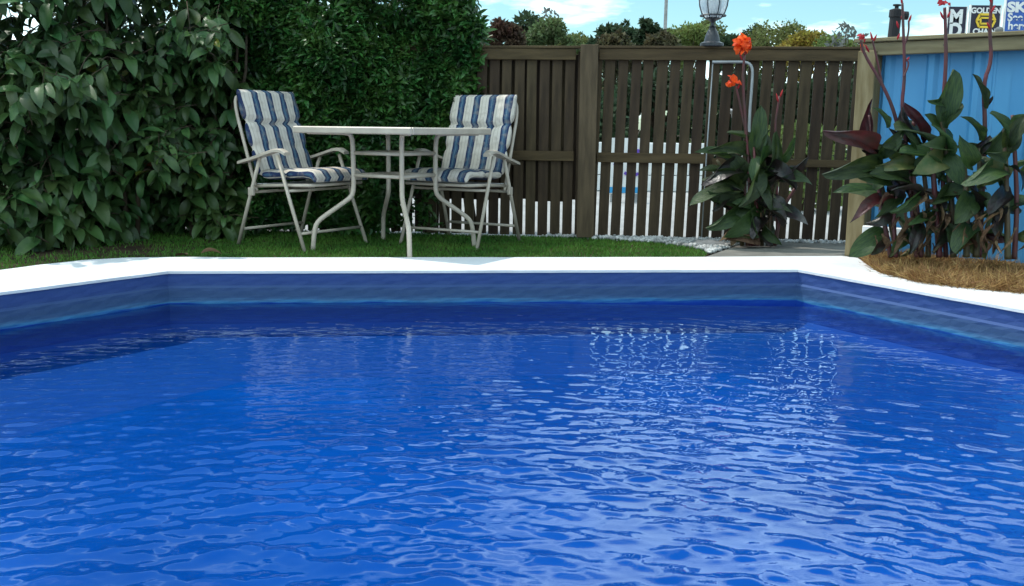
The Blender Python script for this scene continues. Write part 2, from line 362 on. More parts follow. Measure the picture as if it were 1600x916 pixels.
# gravel
def stone_mesh(name, nstones, poly, z, smin, smax, m):
    xs = np.array([p[0] for p in poly]); ys = np.array([p[1] for p in poly])
    ico = bmesh.new(); bmesh.ops.create_icosphere(ico, subdivisions=1, radius=1); tv = np.array([v.co[:] for v in ico.verts]); tf = [tuple(v.index for v in f.verts) for f in ico.faces]; ico.free()
    x = rng.uniform(xs.min(), xs.max(), nstones*4); y = rng.uniform(ys.min(), ys.max(), nstones*4); k = inpoly(x, y, poly); x, y = x[k][:nstones], y[k][:nstones]
    n = len(x); s = rng.uniform(smin, smax, n)
    return leaves(name, np.stack([x, y, z+s*.4+rng.uniform(0, .012, n)], 1), rdir(n), rdir(n), s, s*rng.uniform(.6, 1, n), m, tv=tv, tf=tf)
gp = [fl(fence_t(840), -.01), gnd(858, 368), gnd(930, 371.5), gnd(1020, 377), gnd(1085, 385), gnd(1110, 394), gnd(1165, 378), gnd(1200, 377.5), gnd(1310, 379), fl(fence_t(1340), -.01)]
tag(stone_mesh('gravel', 2600, gp, -.014, .007, .018, MT['stone']), 'pale gravel strip along the foot of the slatted fence', 'gravel', kind='stuff')
# flat stone
bm = bmesh.new(); bmesh.ops.create_icosphere(bm, subdivisions=3, radius=1)
for v in bm.verts: v.co = Vector((v.co.x*.13*(1+.1*math.sin(v.co.y*5)), v.co.y*.10, v.co.z*.028+.004*math.sin(v.co.x*9)))
o = fin(bm, 'stone_slab', MT['greystone'], smooth=True); o.location = gnd(1105, 382, -.0); tag(o, 'flat grey stone between the lawn corner and the concrete path', 'stone')

# ------------------------------------------------------------------ slatted fence
T0, T1 = fence_t(-150), fence_t(1352); FH = 1.275
tp = fence_t(918)
fence = empty('slatted_fence', fl(0), FRZ, 'brown stained timber fence of upright slats behind the lawn', 'fence')
def fpart(name, t, off, z, s, m, lean=0):
    bm = bmesh.new(); box(bm, (0, 0, 0), s, None, .0025); o = fin(bm, name, m, fence); o.location = (t, off, z); o.rotation_euler = (0, lean, 0); return o
slat_w, pitch = .0690, .0858
sm = bmesh.new(); box(sm, (0, 0, 0), (slat_w, .018, 1.235), None, .002); slat_me = bpy.data.meshes.new('slat'); sm.to_mesh(slat_me); sm.free(); slat_me.materials.append(MT['wood'])
sm = bmesh.new(); box(sm, (0, 0, 0), (.085, .016, .98), None, .002); bslat_me = bpy.data.meshes.new('back_slat'); sm.to_mesh(bslat_me); sm.free(); bslat_me.materials.append(MT['wood'])
g0 = fence_t(938.5)  # gap centre right of the post
t = g0 + pitch/2
ks = int((T0-t)/pitch)
for i in range(ks, int((T1-t)/pitch)+1):
    tt = t+i*pitch
    if -1 <= i < 0: tt -= .004
    o = bpy.data.objects.new('slat', slat_me); C.objects.link(o); o.parent = fence
    o.location = (tt+random.uniform(-.003, .003), random.uniform(-.002, .002), .002+1.235/2+random.uniform(-.004, .004)); o.rotation_euler = (random.uniform(-.003, .003), random.uniform(-.004, .004)+.018*(1 if tt > tp else 0), random.uniform(-.02, .02))
    o.scale.x = random.uniform(.93, 1.05)
    if tt < tp-.02:
        o = bpy.data.objects.new('back_slat', bslat_me); C.objects.link(o); o.parent = fence; o.location = (tt+pitch/2, .055, .235+.49+random.uniform(-.01, .01))
mid = fence_t(1108)
fpart('rail', (T0+tp)/2-.02, -.026, FH-.055, (tp-T0-.14, .03, .074), MT['wood_h'])
fpart('rail', (tp+T1)/2+.03, -.026, FH-.053, (T1-tp-.07, .03, .074), MT['wood_h'])
fpart('rail', (T0+tp)/2-.02, -.026, .545, (tp-T0-.14, .03, .066), MT['wood_h'])
fpart('rail', (tp+mid)/2+.03, -.026, .54, (mid-tp-.07, .03, .066), MT['wood_h'])
fpart('rail', (mid+T1)/2+.01, -.026, .52, (T1-mid-.03, .03, .05), MT['wood_h'])
fpart('cap_board', (T0+tp)/2, -.004, FH-.009, (tp-T0-.12, .09, .016), MT['wood_h'])
fpart('cap_board', (tp+T1)/2+.05, -.004, FH-.007, (T1-tp-.0, .09, .016), MT['wood_h'])
for tpost in (tp, T0+1.2, tp-2.3):
    fpart('post', tpost, -.055, FH/2+.002, (.117, .09, FH+.004), MT['wood_post'])
fpart('post', T1+.02, .02, FH/2, (.09, .09, FH-.01), MT['wood'])

# pipe rail on the fence
def fw(px, py, off):
    d = ray(px, py); o = Vector((0, 0, H)); q = FA+fn*off; t = (q-o).dot(fn)/d.dot(fn); return o+d*t
pp = [fw(1113, 97, -.055), fw(1150, 97, -.055), fw(1165, 97, -.055), fw(1173, 101, -.055), fw(1176, 110, -.055), fw(1175, 130, -.055), fw(1170, 195, -.055), fw(1168, 372, -.055)]
pr_ = empty('pipe_rail', gnd(1168, 374), 0, 'pale grey bent metal pipe running along the fence behind the orange flowered canna', 'pipe')
def cpt(o, path): return [p-o.location for p in path]
tube('pipe', cpt(pr_, smoothpath(pp, 2)), .010, MT['steelp'], pr_)
tube('thin_upright', cpt(pr_, [fw(1114, 96, -.05), fw(1104, 240, -.05), fw(1096, 374, -.05)]), .0045, MT['steelp'], pr_)
o2 = empty('garden_tap_pipe', fw(1130, 372, .35), 0, 'white looped pipe behind the fence slats beside the canna', 'pipe')
tube('loop', cpt(o2, smoothpath([fw(1128, 372, .35), fw(1127, 205, .35), fw(1130, 180, .35), fw(1140, 172, .35), fw(1150, 180, .35), fw(1150, 372, .35)], 2)), .018, MT['white'], o2)

# ------------------------------------------------------------------ blue fence on the right
PB = gnd(1338, 400); QB = Vector((2.95, 5.12, 0)); bd = (QB-PB).normalized(); BLEN = 3.2; bn_ = Vector((bd.y, -bd.x, 0))
if bn_.y > 0: bn_ = -bn_
brz = math.atan2(bd.y, bd.x)
bf = empty('blue_metal_fence', (PB.x, PB.y, 0), brz, 'blue ribbed metal fence with weathered timber post and rail at right', 'fence')
def bpart(name, c, s, m, bev=.004, rot=(0, 0, 0)):
    bm = bmesh.new(); box(bm, (0, 0, 0), s, None, bev); o = fin(bm, name, m, bf); o.location = c; o.rotation_euler = rot; return o
BH = 1.252
bpart('post', (.0, -.0, BH/2-.03), (.105, .105, BH-.06), MT['pine'])
bpart('rail', (BLEN/2+.0, -.005, BH-.05), (BLEN+.1, .05, .072), MT['pine_h'])
bpart('cap_board', (BLEN/2+.0, .02, BH-.001), (BLEN+.16, .15, .022), MT['pine_h'])
bpart('sill', (BLEN/2+.9, -.02, .085), (BLEN-1.2, .12, .06), MT['greystone'], .008)
bpart('post', (BLEN*.62, .13, BH/2-.04), (.1, .1, BH-.08), MT['pine'])
bpart('low_rail', (.21, -.075, .165), (.30, .04, .055), MT['white'])
def corr(w, z0, z1):
    prof = []; x = 0
    while x < w:
        prof += [(x, 0), (x+.085, 0), (x+.105, .022), (x+.135, .022), (x+.155, 0), (x+.195, 0), (x+.2, .005), (x+.21, .005), (x+.215, 0)]; x += .245
    prof = [p for p in prof if p[0] <= w]+[(w, 0)]
    V = []; F = []
    for z in (z0, z1):
        for yo in (0, .0015):
            for px_, dy in prof: V.append((px_, -dy+yo, z))
    k = len(prof)
    for i in range(k-1):
        F += [(i, i+1, 2*k+i+1, 2*k+i), (k+i+1, k+i, 3*k+i, 3*k+i+1), (2*k+i, 2*k+i+1, 3*k+i+1, 3*k+i), (i+1, i, k+i, k+i+1)]
    return V, F
xx = -.03
for i in range(4):
    V, F = corr(.80, -.075, BH-.125); o = pymesh('metal_sheet', V, F, MT['bluefence'], bf); o.location = (xx, .065-(.003 if i % 2 else 0), .115); xx += .785
for hx in (.42, 1.9): 
    bm = bmesh.new(); bmesh.ops.create_uvsphere(bm, u_segments=8, v_segments=6, radius=.006); o = fin(bm, 'bolt', MT['iron'], bf, True); o.location = (hx, -.031, BH-.045)
def bl(t, off, z=0): p = PB+bd*t+bn_*off; return Vector((p.x, p.y, z))

# dry grass mound
dg = [gnd(1349, 404), gnd(1356, 414), gnd(1374, 427), gnd(1432, 442), gnd(1502, 451), gnd(1602, 460), gnd(1900, 482), bl(1.7, .03), bl(.15, .03)]
n = 60000; xs = np.array([p.x for p in dg]); ys = np.array([p.y for p in dg]); x = rng.uniform(xs.min(), xs.max(), n); y = rng.uniform(ys.min(), ys.max(), n); k = inpoly(x, y, [(p.x, p.y) for p in dg]); x, y = x[k], y[k]; n = len(x)
tuft = np.sin(x*17+np.sin(y*13)*1.5)*np.sin(y*19+np.sin(x*11))
hh = .05+.030*tuft
d = np.stack([rng.normal(0, .8, n)+.5*np.cos(x*17), rng.normal(0, .8, n)-.2, np.abs(rng.normal(.6, .4, n))], 1)
tag(leaves('dry_grass', np.stack([x, y, rng.uniform(0, 1, n)*hh-.02], 1), d, rdir(n), rng.uniform(.03, .085, n), rng.uniform(.002, .0045, n), MT['dry'], tv=BL_V, tf=BL_F), 'dry orange brown grass spilling at foot of the right canna clump', 'grass', kind='stuff')

# ------------------------------------------------------------------ chairs
def cushion_mat():
    m = bpy.data.materials.new('striped_cushion_fabric'); m.use_nodes = True; t = m.node_tree; n = t.nodes; l = t.links; p = n['Principled BSDF']
    uv = n.new('ShaderNodeUVMap'); uv.uv_map = 'UVMap'; se = n.new('ShaderNodeSeparateXYZ'); l.new(uv.outputs[0], se.inputs[0])
    mu = n.new('ShaderNodeMath'); mu.operation = 'MULTIPLY_ADD'; mu.inputs[1].default_value = 4.3; mu.inputs[2].default_value = .30; l.new(se.outputs[0], mu.inputs[0])
    fr = n.new('ShaderNodeMath'); fr.operation = 'FRACT'; l.new(mu.outputs[0], fr.inputs[0])
    r = n.new('ShaderNodeValToRGB'); r.color_ramp.interpolation = 'CONSTANT'; e = r.color_ramp; l.new(fr.outputs[0], r.inputs[0])
    cols = [(0, (.022, .036, .09)), (.09, (.05, .10, .17)), (.17, (.10, .17, .24)), (.24, (.045, .09, .15)), (.34, (.022, .036, .09)), (.44, (.60, .54, .46)), (.56, (.50, .44, .37)), (.62, (.62, .56, .48)), (.80, (.52, .45, .38)), (.84, (.62, .56, .49))]
    e.elements[0].position = 0; e.elements[0].color = (*cols[0][1], 1); e.elements[1].position = cols[1][0]; e.elements[1].color = (*cols[1][1], 1)
    for q, c in cols[2:]: el = e.elements.new(q); el.color = (*c, 1)
    ns = n.new('ShaderNodeTexNoise'); ns.inputs['Scale'].default_value = 26; ns.inputs['Detail'].default_value = 4; co = n.new('ShaderNodeTexCoord'); l.new(co.outputs['Object'], ns.inputs['Vector'])
    mr = n.new('ShaderNodeMapRange'); mr.inputs[1].default_value = .5; mr.inputs[2].default_value = .68; mr.inputs[4].default_value = .42; l.new(ns.outputs[0], mr.inputs[0])
    mx = n.new('ShaderNodeMixRGB'); l.new(mr.outputs[0], mx.inputs[0]); l.new(r.outputs[0], mx.inputs[1]); mx.inputs[2].default_value = (.33, .27, .22, 1); l.new(mx.outputs[0], p.inputs['Base Color'])
    p.inputs['Roughness'].default_value = .9; p.inputs['Specular IOR Level'].default_value = .15
    b = n.new('ShaderNodeBump'); b.inputs['Distance'].default_value = .004; b.inputs['Strength'].default_value = 1; l.new(ns.outputs[0], b.inputs['Height']); l.new(b.outputs[0], p.inputs['Normal'])
    return m
MT['cushion'] = cushion_mat()
def make_cushion(name):
    # path in chair's XZ plane: seat front -> seat rear -> up the back
    path = smoothpath([(.30, 0, .405), (.285, 0, .438), (.20, 0, .44), (-.05, 0, .425), (-.135, 0, .425), (-.165, 0, .46), (-.20, 0, .56), (-.27, 0, .78), (-.315, 0, .925), (-.318, 0, .955)], 1)
    # resample
    Ls = [0]
    for a, b in zip(path, path[1:]): Ls.append(Ls[-1]+(b-a).length)
    nv = 64; nu = 26; tot = Ls[-1]; V = []; F = []; UV = []
    cre = [.235*tot, .445*tot, .63*tot, .80*tot]
    def pt(s):
        s = min(max(s, 0), tot)
        for i in range(len(Ls)-1):
            if s <= Ls[i+1]: k = (s-Ls[i])/(Ls[i+1]-Ls[i]); return path[i].lerp(path[i+1], k), (path[i+1]-path[i]).normalized()
        return path[-1], (path[-1]-path[-2]).normalized()
    hw = .245
    for i in range(nv+1):
        s = tot*i/nv; p, tg = pt(s); nrm = Vector((-tg.z, 0, tg.x)); 
        if nrm.dot(Vector((1, 0, 1))) < 0: nrm = -nrm
        endf = min(1, math.sin(min(1, min(s, tot-s)/.03)*math.pi/2)+.12)
        sag = 0
        pass
        wj = hw*(1+.012*math.sin(s*37)) - .012*sum(math.exp(-((s-c)/.02)**2) for c in cre)
        for j in range(nu):
            a = 2*math.pi*j/nu; ca, sa = math.cos(a), math.sin(a)
            yy = wj*math.copysign(abs(ca)**.55, ca); th = .034*math.copysign(abs(sa)**.7, sa)
            vv_ = .05*(1-abs(yy)/hw)-.012*abs(math.sin(yy*25)); cr = 1-.42*sum(math.exp(-((s-c)/.016)**2)*(.55+.45*math.cos(yy*50)) for c in cre[:-1]) - .85*math.exp(-((s-cre[-1]+vv_)/.013)**2)
            puff = endf*(1.25 if s > cre[-1]-vv_ else 1)*max(.15, cr)*(1+.10*math.sin(yy*55+1)*math.sin(s*38))
            tuft = 1-.35*math.exp(-((abs(yy)-.12)/.02)**2)*max(0, math.cos((s-.1)*2*math.pi/.17))**6 if sa > 0 else 1
            V.append(p+nrm*(th*puff*tuft+.018)+Vector((0, yy, 0))); UV.append((.5+yy/(2*hw)*.98 if sa > -.3 or s > .5*tot else .170+.004*ca, s/tot))
    for i in range(nv):
        for j in range(nu): k = (j+1) % nu; F.append((i*nu+j, i*nu+k, (i+1)*nu+k, (i+1)*nu+j))
    F.append(tuple(range(nu))); F.append(tuple(nv*nu+j for j in range(nu))[::-1])
    o = pymesh(name, V, F, MT['cushion'], smooth=True); me = o.data
    uvl = me.uv_layers.new(name='UVMap')
    for lp_ in me.loops: uvl.data[lp_.index].uv = UV[lp_.vertex_index]
    bm = bmesh.new(); bm.from_mesh(me); bmesh.ops.recalc_face_normals(bm, faces=bm.faces); bm.to_mesh(me); bm.free()
    return o
def make_chair(loc, rz, label):
    r = empty('garden_chair', loc, rz, label, 'chair', 'folding garden chairs at the table'); fm = MT['frame']
    for s in (-1, 1):
        y = s*.268
        tube('leg', [(-.10, y, .545), (-.195, y, .30), (-.30, y*1.03, .0)], .0115, fm, r)
        tube('leg', [(.055, y*1.04, .565), (.14, y*1.05, .33), (.265, y*1.07, .0)], .0115, fm, r)
        # armrest: flat curved bar
        pts = smoothpath([(-.27, 0, .515), (-.10, 0, .555), (.02, 0, .592), (.08, 0, .598), (.125, 0, .575)], 2); V = []; F = []
        for i, p in enumerate(pts):
            w = .024+.010*math.sin(min(1, i/(len(pts)-1)*1.1)*math.pi); t_ = .010
            for (a, b) in ((-w, -t_), (-w, t_*.5), (-w*.6, t_), (w*.6, t_), (w, t_*.5), (w, -t_)): V.append((p.x, y+a, p.z+b))
        for i in range(len(pts)-1):
            for j in range(6): k = (j+1) % 6; F.append((i*6+j, i*6+k, (i+1)*6+k, (i+1)*6+j))
        F.append(tuple(range(6))[::-1]); F.append(tuple((len(pts)-1)*6+j for j in range(6)))
        o = pymesh('armrest', V, F, fm, r, False)
        boxo('hinge_bracket', (-.178, y-s*.0, .34), (.045, .02, .05), fm, r)
        tube('back_frame', smoothpath([(-.165, s*.235, .34), (-.25, s*.235, .60), (-.345, s*.235, .90), (-.35, s*.16, .925)], 2), .011, fm, r)
        tube('seat_frame', [(-.20, s*.235, .37), (.05, s*.235, .385), (.27, s*.235, .392)], .0105, fm, r)
    tube('back_frame', [(-.35, -.16, .925), (-.35, .16, .925)], .011, fm, r)
    tube('seat_frame', [(.27, -.235, .392), (.27, .235, .392)], .0105, fm, r)
    tube('stretcher', [(-.265, -.275, .105), (-.265, .275, .105)], .009, fm, r)
    tube('stretcher', [(.226, -.283, .105), (.226, .283, .105)], .009, fm, r)
    tube('stretcher', [(.131, -.28, .355), (.131, .28, .355)], .009, fm, r)
    tube('stretcher', [(-.185, -.27, .335), (-.185, .27, .335)], .009, fm, r)
    bm = bmesh.new()
    for i in range(9): box(bm, (-.15+i*.05, 0, .387), (.03, .46, .003))
    fin(bm, 'seat_webbing', MT['white'], r)
    return r
c1 = (-1.315, 6.24, -.014); c2_ = (-.342, 6.44, -.014)
make_chair(c1, R(-31), 'beige metal folding garden chair left of the table facing right')
make_chair(c2_, R(-119), 'beige metal folding garden chair right of the table before the fence')
cu = make_cushion('seat_cushion'); cu.location = c1; cu.rotation_euler = (0, 0, R(-31)); tag(cu, 'blue and white striped cushion on the chair left of the table', 'cushion', 'striped chair cushions')
cb = cu.copy(); C.objects.link(cb); cb.location = c2_; cb.rotation_euler = (0, 0, R(-119)); tag(cb, 'blue and white striped cushion on the chair nearest the fence', 'cushion')

# table
tb = empty('garden_table', (-.72, 6.06, -.014), R(16), 'square beige metal patio table with curved legs between two chairs', 'table')
hd = .60; corners = [Vector((hd*math.cos(R(90*i)), hd*math.sin(R(90*i)), 0)) for i in range(4)]
TT = .742
for i in range(4):
    a, b = corners[i], corners[(i+1) % 4]; m_ = (a+b)/2; bm = bmesh.new(); box(bm, (0, 0, 0), ((b-a).length-.005, .035, .040), None, .006); o = fin(bm, 'rim', MT['frame'], tb); o.location = (m_.x*.975, m_.y*.975, TT-.022); o.rotation_euler = (0, 0, math.atan2((b-a).y, (b-a).x))
bm = bmesh.new(); s_ = hd*math.sqrt(2)-.06; box(bm, (0, 0, 0), (s_, s_, .006), None, .001); o = fin(bm, 'glass_top', MT['glass'], tb); o.location = (0, 0, TT-.006); o.rotation_euler = (0, 0, R(45))
for i in range(4):
    dr = corners[i].normalized()
    pts = [(.52, .708), (.38, .706), (.285, .704), (.262, .69), (.252, .65), (.25, .50), (.25, .37), (.262, .325), (.33, .275), (.44, .20), (.475, .165), (.488, .12), (.50, 0)]
    if i == 3: pts = pts
    tube('leg', smoothpath([(dr.x*r_, dr.y*r_, z_) for r_, z_ in pts], 1), .0145, MT['frame'], tb, 10)
for zr in (.585, .452):
    for i in range(4):
        a = corners[i].normalized()*.25; b = corners[(i+1) % 4].normalized()*.25
        tube('crossbar', [(a.x, a.y, zr), (b.x, b.y, zr)], .0115, MT['frame'], tb)

# ------------------------------------------------------------------ hedge
def thd(x): return FA + fd*((x-FA.x)/fd.x)
hx0, hx1 = at(330, 200, 6.9).x, at(765, 100, 6.9).x
hedge = empty('hedge', ((hx0+hx1)/2, 7.1, -.03), 0, 'tall clipped dark green hedge of small leaves behind the table', 'hedge')
n = 60000
x = rng.uniform(hx0-.2, hx1, n); z = 1.80*rng.uniform(0, 1, n)**1.05+.04; z += .10*np.sin(x*9)*np.sin(x*4+1)*(z > 1.5)
fr_y = (.05*np.sin(x*3.1+z*2)+.085*np.sin(x*7.3-z*4.3)+.07*np.sin(z*9+x*5)+.03*np.sin(x*19+z*13)); mk_ = np.clip((-.55-x)/.35, .25, 1); fr_y = 6.87-.15*mk_+fr_y*mk_
y = fr_y+np.abs(rng.normal(0, .11, n)); top = z > 1.3; y = np.where(top & (rng.uniform(size=n) < .35), rng.uniform(6.85, 7.7, n), y)
edge = hx1-.05*np.abs(np.sin(z*7))-.06*np.abs(np.sin(z*17+y*9)) - .28*np.clip((.80-z)/.55, 0, 1) - .10*np.clip((z-1.35)/.4, 0, 1)**2; k = (x < edge) & ~((z < .33+.08*np.sin(x*9)) & (x > at(600, 340, 6.7).x) & (rng.uniform(size=n) < .8))
rightend = rng.uniform(size=n) < .0
x, y, z = x[k], y[k], z[k]; n = len(x)
d = np.stack([rng.normal(0, .8, n), rng.normal(-.7, .5, n), rng.normal(.25, .6, n)], 1); nr = np.stack([rng.normal(0, .5, n), rng.normal(-.6, .5, n), rng.normal(.8, .4, n)], 1)
o = leaves('foliage', np.stack([x, y, z], 1)-np.array(hedge.location), d, nr, rng.uniform(.045, .09, n), rng.uniform(.02, .034, n), MT['hedge'], hedge); o['kind'] = 'stuff'
# a few sprigs on the right end
lst = []
for i in range(26):
    bx = random.uniform(hx0, hx1-.05); by = random.uniform(6.95, 7.25); p = Vector((bx, by, -.03)); pts = [p]
    for s in range(6): p = p+Vector((random.uniform(-.04, .04), random.uniform(-.0, .03), .27)); p.x = min(p.x, hx1-.12); pts.append(p)
    lst.append(([q_-hedge.location for q_ in pts], [.014, .012, .011, .009, .007, .005, .003]))
for ls_ in lst: tube('stem', ls_[0], ls_[1], MT['bark'], hedge, 5)

# ------------------------------------------------------------------ big leaf shrubs on the left
def leaf_mesh(name, L_, w, droop, fold, m, nl=6, wav=0.0, twist=0.0, asym=0.0):
    V = []; F = []
    for i in range(nl+1):
        u = i/nl; hw_ = w*.5*(math.sin(math.pi*min(1, u*.93+.05))**.75 if u < 1 else 0.02)
        ang = -droop*u; x_ = L_*(math.sin(droop*u)/droop if droop else u); z_ = -L_*(1-math.cos(droop*u))/droop if droop else 0
        for j, vv in enumerate((-1, -.5, 0, .5, 1)):
            yy_ = vv*hw_*(1+asym*vv); zz_ = abs(vv)*hw_*fold*(1-asym*vv)+wav*math.sin(u*11+vv*2)*abs(vv); tw_ = twist*u*u
            V.append((x_+asym*.12*u*u*0, yy_*math.cos(tw_)-zz_*math.sin(tw_)+asym*.18*u*u, z_+yy_*math.sin(tw_)+zz_*math.cos(tw_)))
    for i in range(nl):
        for j in range(4): F.append((i*5+j, (i+1)*5+j, (i+1)*5+j+1, i*5+j+1))
    me = bpy.data.meshes.new(name); me.from_pydata(V, [], F); me.materials.append(m); me.polygons.foreach_set('use_smooth', [True]*len(me.polygons)); return me
def orient(d, up):
    x_ = Vector(d).normalized(); z_ = Vector(up); z_ = (z_-x_*z_.dot(x_)).normalized(); y_ = z_.cross(x_); return Matrix((x_, y_, z_)).transposed()
def put_leaf(me, name, parent, p, d, up, s=1):
    o = bpy.data.objects.new(name, me); C.objects.link(o); o.parent = parent
    mtx = orient(d, up).to_4x4(); mtx = Matrix.Translation(Vector(p)-parent.location) @ mtx @ Matrix.Scale(s, 4); o.matrix_local = mtx; return o
bushmes = [leaf_mesh('leaf', 1, w_, dr_, .35, MT['bush'], 6, .02) for dr_, w_ in ((.7, .36), (1.1, .40), (1.6, .36))]
light_me = leaf_mesh('leaf', 1, .36, 1.1, .35, mat('young_leaf', (.055, .12, .022), .42, (.10, .17, .035), 3, .001, 90, .45, transl=.25, island=.35), 6, .02)
yel = leaf_mesh('leaf', 1, .42, .9, .25, MT['bushy']); rus = leaf_mesh('leaf', 1, .42, 1.2, .3, MT['rust'])
def rand_leaf_pts(tm, n_): pass
def bush(px0, px1, ybase, Yc, dep, top, label, ncl, nparts, seed, ls=.15, extra=None):
    random.seed(seed)
    cx_ = gnd((px0+px1)/2, ybase); b_ = empty('broadleaf_shrub', (cx_.x, Yc, -.02), 0, label, 'shrub')
    xa, xb = at(px0, 200, Yc).x, at(px1, 200, Yc).x; cl = []
    for i in range(ncl):
        z_ = .08+(top-.08)*random.random()**1.2; x_ = random.uniform(xa, xb)
        prof = (.55+.45*math.sin(min(1, z_/.9)*math.pi/2))*(1-.75*max(0, min(1, (z_-1.15)/.9))); bul = .20*math.sin(x_*6.5+z_*6)+.17*math.sin(z_*10-x_*4)+.05*math.sin(z_*23+x_*17)
        ex = 1-((x_-(xa+xb)/2)/((xb-xa)/2))**2*.5
        q_ = abs(random.gauss(0, .55)); y_ = Yc-dep*prof*ex*(1-q_)-bul*.8+random.uniform(0, .05)
        cl.append((y_, x_, z_))
    cl.sort(); cnt = 0; LP = []; LD = []; LN = []; LL = []; tw = []
    for (y_, x_, z_) in cl:
        c0 = Vector((x_, y_, z_)); out_ = Vector((random.gauss(0, .5), random.gauss(-.8, .35), random.gauss(.15, .3))).normalized()
        rl = random.uniform(.14, .26)*ls/.15; nl_ = random.choice((3, 4, 4, 5))
        base = c0-out_*rl; e_ = c0+Vector((0, 0, -.03)); tw.append(([base, base.lerp(e_, .5)+Vector((0, 0, .02)), e_], [.004, .003, .002]))
        for k_ in range(nl_):
            f_ = .25+.75*(k_//2)/(max(1, (nl_-1)//2)) if nl_ > 1 else 1; p_ = base.lerp(e_, min(1, f_)); side = 1 if k_ % 2 else -1
            sv = out_.cross(Vector((0, 0, 1))).normalized()*side
            if k_ == nl_-1: sv = out_*1.0
            d_ = (out_*.45+sv*.8+Vector((random.gauss(0, .2), random.gauss(0, .2), random.gauss(-.38, .35)))).normalized()
            up_ = Vector((random.gauss(0, .45), random.gauss(-.25, .4), 1)); s_l = random.uniform(.55, 1.3)*ls
            if cnt < nparts:
                me_ = random.choice(bushmes); rr_ = random.random()
                if .1 < rr_ < .1+.16*z_: me_ = light_me
                if rr_ < .03: me_ = yel
                elif rr_ < .037: me_ = rus
                put_leaf(me_, 'leaf', b_, p_, d_, up_, s_l); cnt += 1
            else: LP.append(p_-b_.location); LD.append(d_); LN.append(up_); LL.append(s_l)
    if LP:
        tm = bushmes[1]; tv = np.array([v.co[:] for v in tm.vertices]); tf = [tuple(p_.vertices) for p_ in tm.polygons]; nn = len(LP); LL = np.array(LL)
        o = leaves('foliage', np.array([p_[:] for p_ in LP]), np.array([p_[:] for p_ in LD]), np.array([p_[:] for p_ in LN]), LL, LL, MT['bush'], b_, tv=tv, tf=tf, smooth=True); o['kind'] = 'stuff'
    o = tubes('twigs', [([q-b_.location for q in a_], r_) for a_, r_ in tw], MT['bark'], b_, 4); o['kind'] = 'stuff'
    for i in range(9):
        p = Vector((b_.location.x+random.uniform(-.3, .3), Yc+random.uniform(-.1, .2), -.03)); dx = random.uniform(-.04, .04); pts = [p-b_.location]
        for s in range(5): p = p+Vector((dx+random.uniform(-.06, .06), random.uniform(.0, .05), top/5)); pts.append(p-b_.location)
        tube('branch', pts, [.02, .017, .014, .011, .008, .005], MT['bark'], b_, 6)
    return b_
bush(-120, 190, 400, 6.25, .66, 1.8, 'broadleaved green shrub with long drooping leaves at the left edge of the lawn', 900, 300, 11, .165)
bush(130, 380, 380, 6.75, .50, 1.85, 'darker broadleaved shrub between the left shrub and the clipped hedge', 1000, 300, 23, .135)

# ------------------------------------------------------------------ cannas
def canna_leaf(L_, w, droop, m, tw=0, asym=0, fold=.5): return leaf_mesh('leaf', L_, w, droop, fold, m, 12, .035, tw, asym)
cl_cache = {}
def cmesh(mn, v):
    q_ = random.randrange(4); k_ = (mn, v, q_)
    if k_ not in cl_cache: cl_cache[k_] = canna_leaf(1, (.32, .41, .44)[v]*(1, .85, 1.1, .75)[q_], (.5, 1.0, 1.7)[v], MT[mn], (.3, -1.1, 1.2, -.5)[q_], (.1, .35, -.35, -.5)[q_], (.45, .9, .6, 1.3)[q_])
    return cl_cache[k_]
def px_leaf(parent, a, b, Y0, dY, mn, v=1, up=(0, -.7, .6), wsc=1.0, name='leaf'):
    """leaf whose base is seen at a and tip at b"""
    p0 = at(a[0], a[1], Y0); p1 = at(b[0], b[1], Y0+dY); d_ = p1-p0; dl = d_.length
    dr_ = (.5, 1.0, 1.7)[v]; ch = 2*math.sin(dr_/2)/dr_; me_ = cmesh(mn, v); upv = Vector(up)
    # chord direction is tilted by droop/2 from the base tangent
    x_ = d_.normalized(); z_ = (upv-x_*upv.dot(x_)).normalized(); y_ = z_.cross(x_)
    rot = Matrix.Rotation(-dr_/2, 3, 'Y') if True else None
    B = Matrix((x_, y_, z_)).transposed() @ rot
    o = bpy.data.objects.new(name, me_); C.objects.link(o); o.parent = parent
    s_ = dl/ch; o.matrix_local = Matrix.Translation(p0-parent.location) @ B.to_4x4() @ Matrix.Diagonal((s_, s_*wsc, s_, 1)); return o
def px_tube(parent, pts, Y0, r0, r1, mn, name='stem', it=1):
    P = smoothpath([at(*p, Y0)-parent.location for p in pts], it); n_ = len(P); r0 *= 1.35; r1 *= 1.5; return tube(name, P, [r0+(r1-r0)*i/(n_-1) for i in range(n_)], MT[mn], parent, 7)
def flower(parent, px, py, Y0, size, mn='petal', npet=9, seed=1):
    random.seed(seed); c_ = at(px, py, Y0); fl_ = None
    for i in range(npet):
        a_ = random.uniform(0, 6.28); d_ = Vector((math.cos(a_), random.uniform(-.9, .3), math.sin(a_)*.8+.25)); me_ = leafp[mn][i % 2]
        put_leaf(me_, 'petal', parent, c_+Vector((random.uniform(-.25, .25), random.uniform(-.2, .2), random.uniform(-.3, .3)))*size, d_, Vector((random.gauss(0, .5), -.6, random.gauss(.5, .5))), size*random.uniform(.75, 1.1))
leafp = {m_: [leaf_mesh('petal', 1, .85, 1.0, .3, MT[m_], 8, .09), leaf_mesh('petal', 1, .7, 1.9, .35, MT[m_], 8, .12)] for m_ in ('petal', 'petalr')}
def buds(parent, pts, Y0, mn='petalr', r=.006, L_=.035):
    for (x_, y_, dx, dy) in pts:
        p = at(x_, y_, Y0)-parent.location; q_ = at(x_+dx, y_+dy, Y0)-parent.location
        tube('bud', [p, p.lerp(q_, .35), p.lerp(q_, .7), q_], [r*.35, r, r*.8, r*.2], MT[mn], parent, 6)

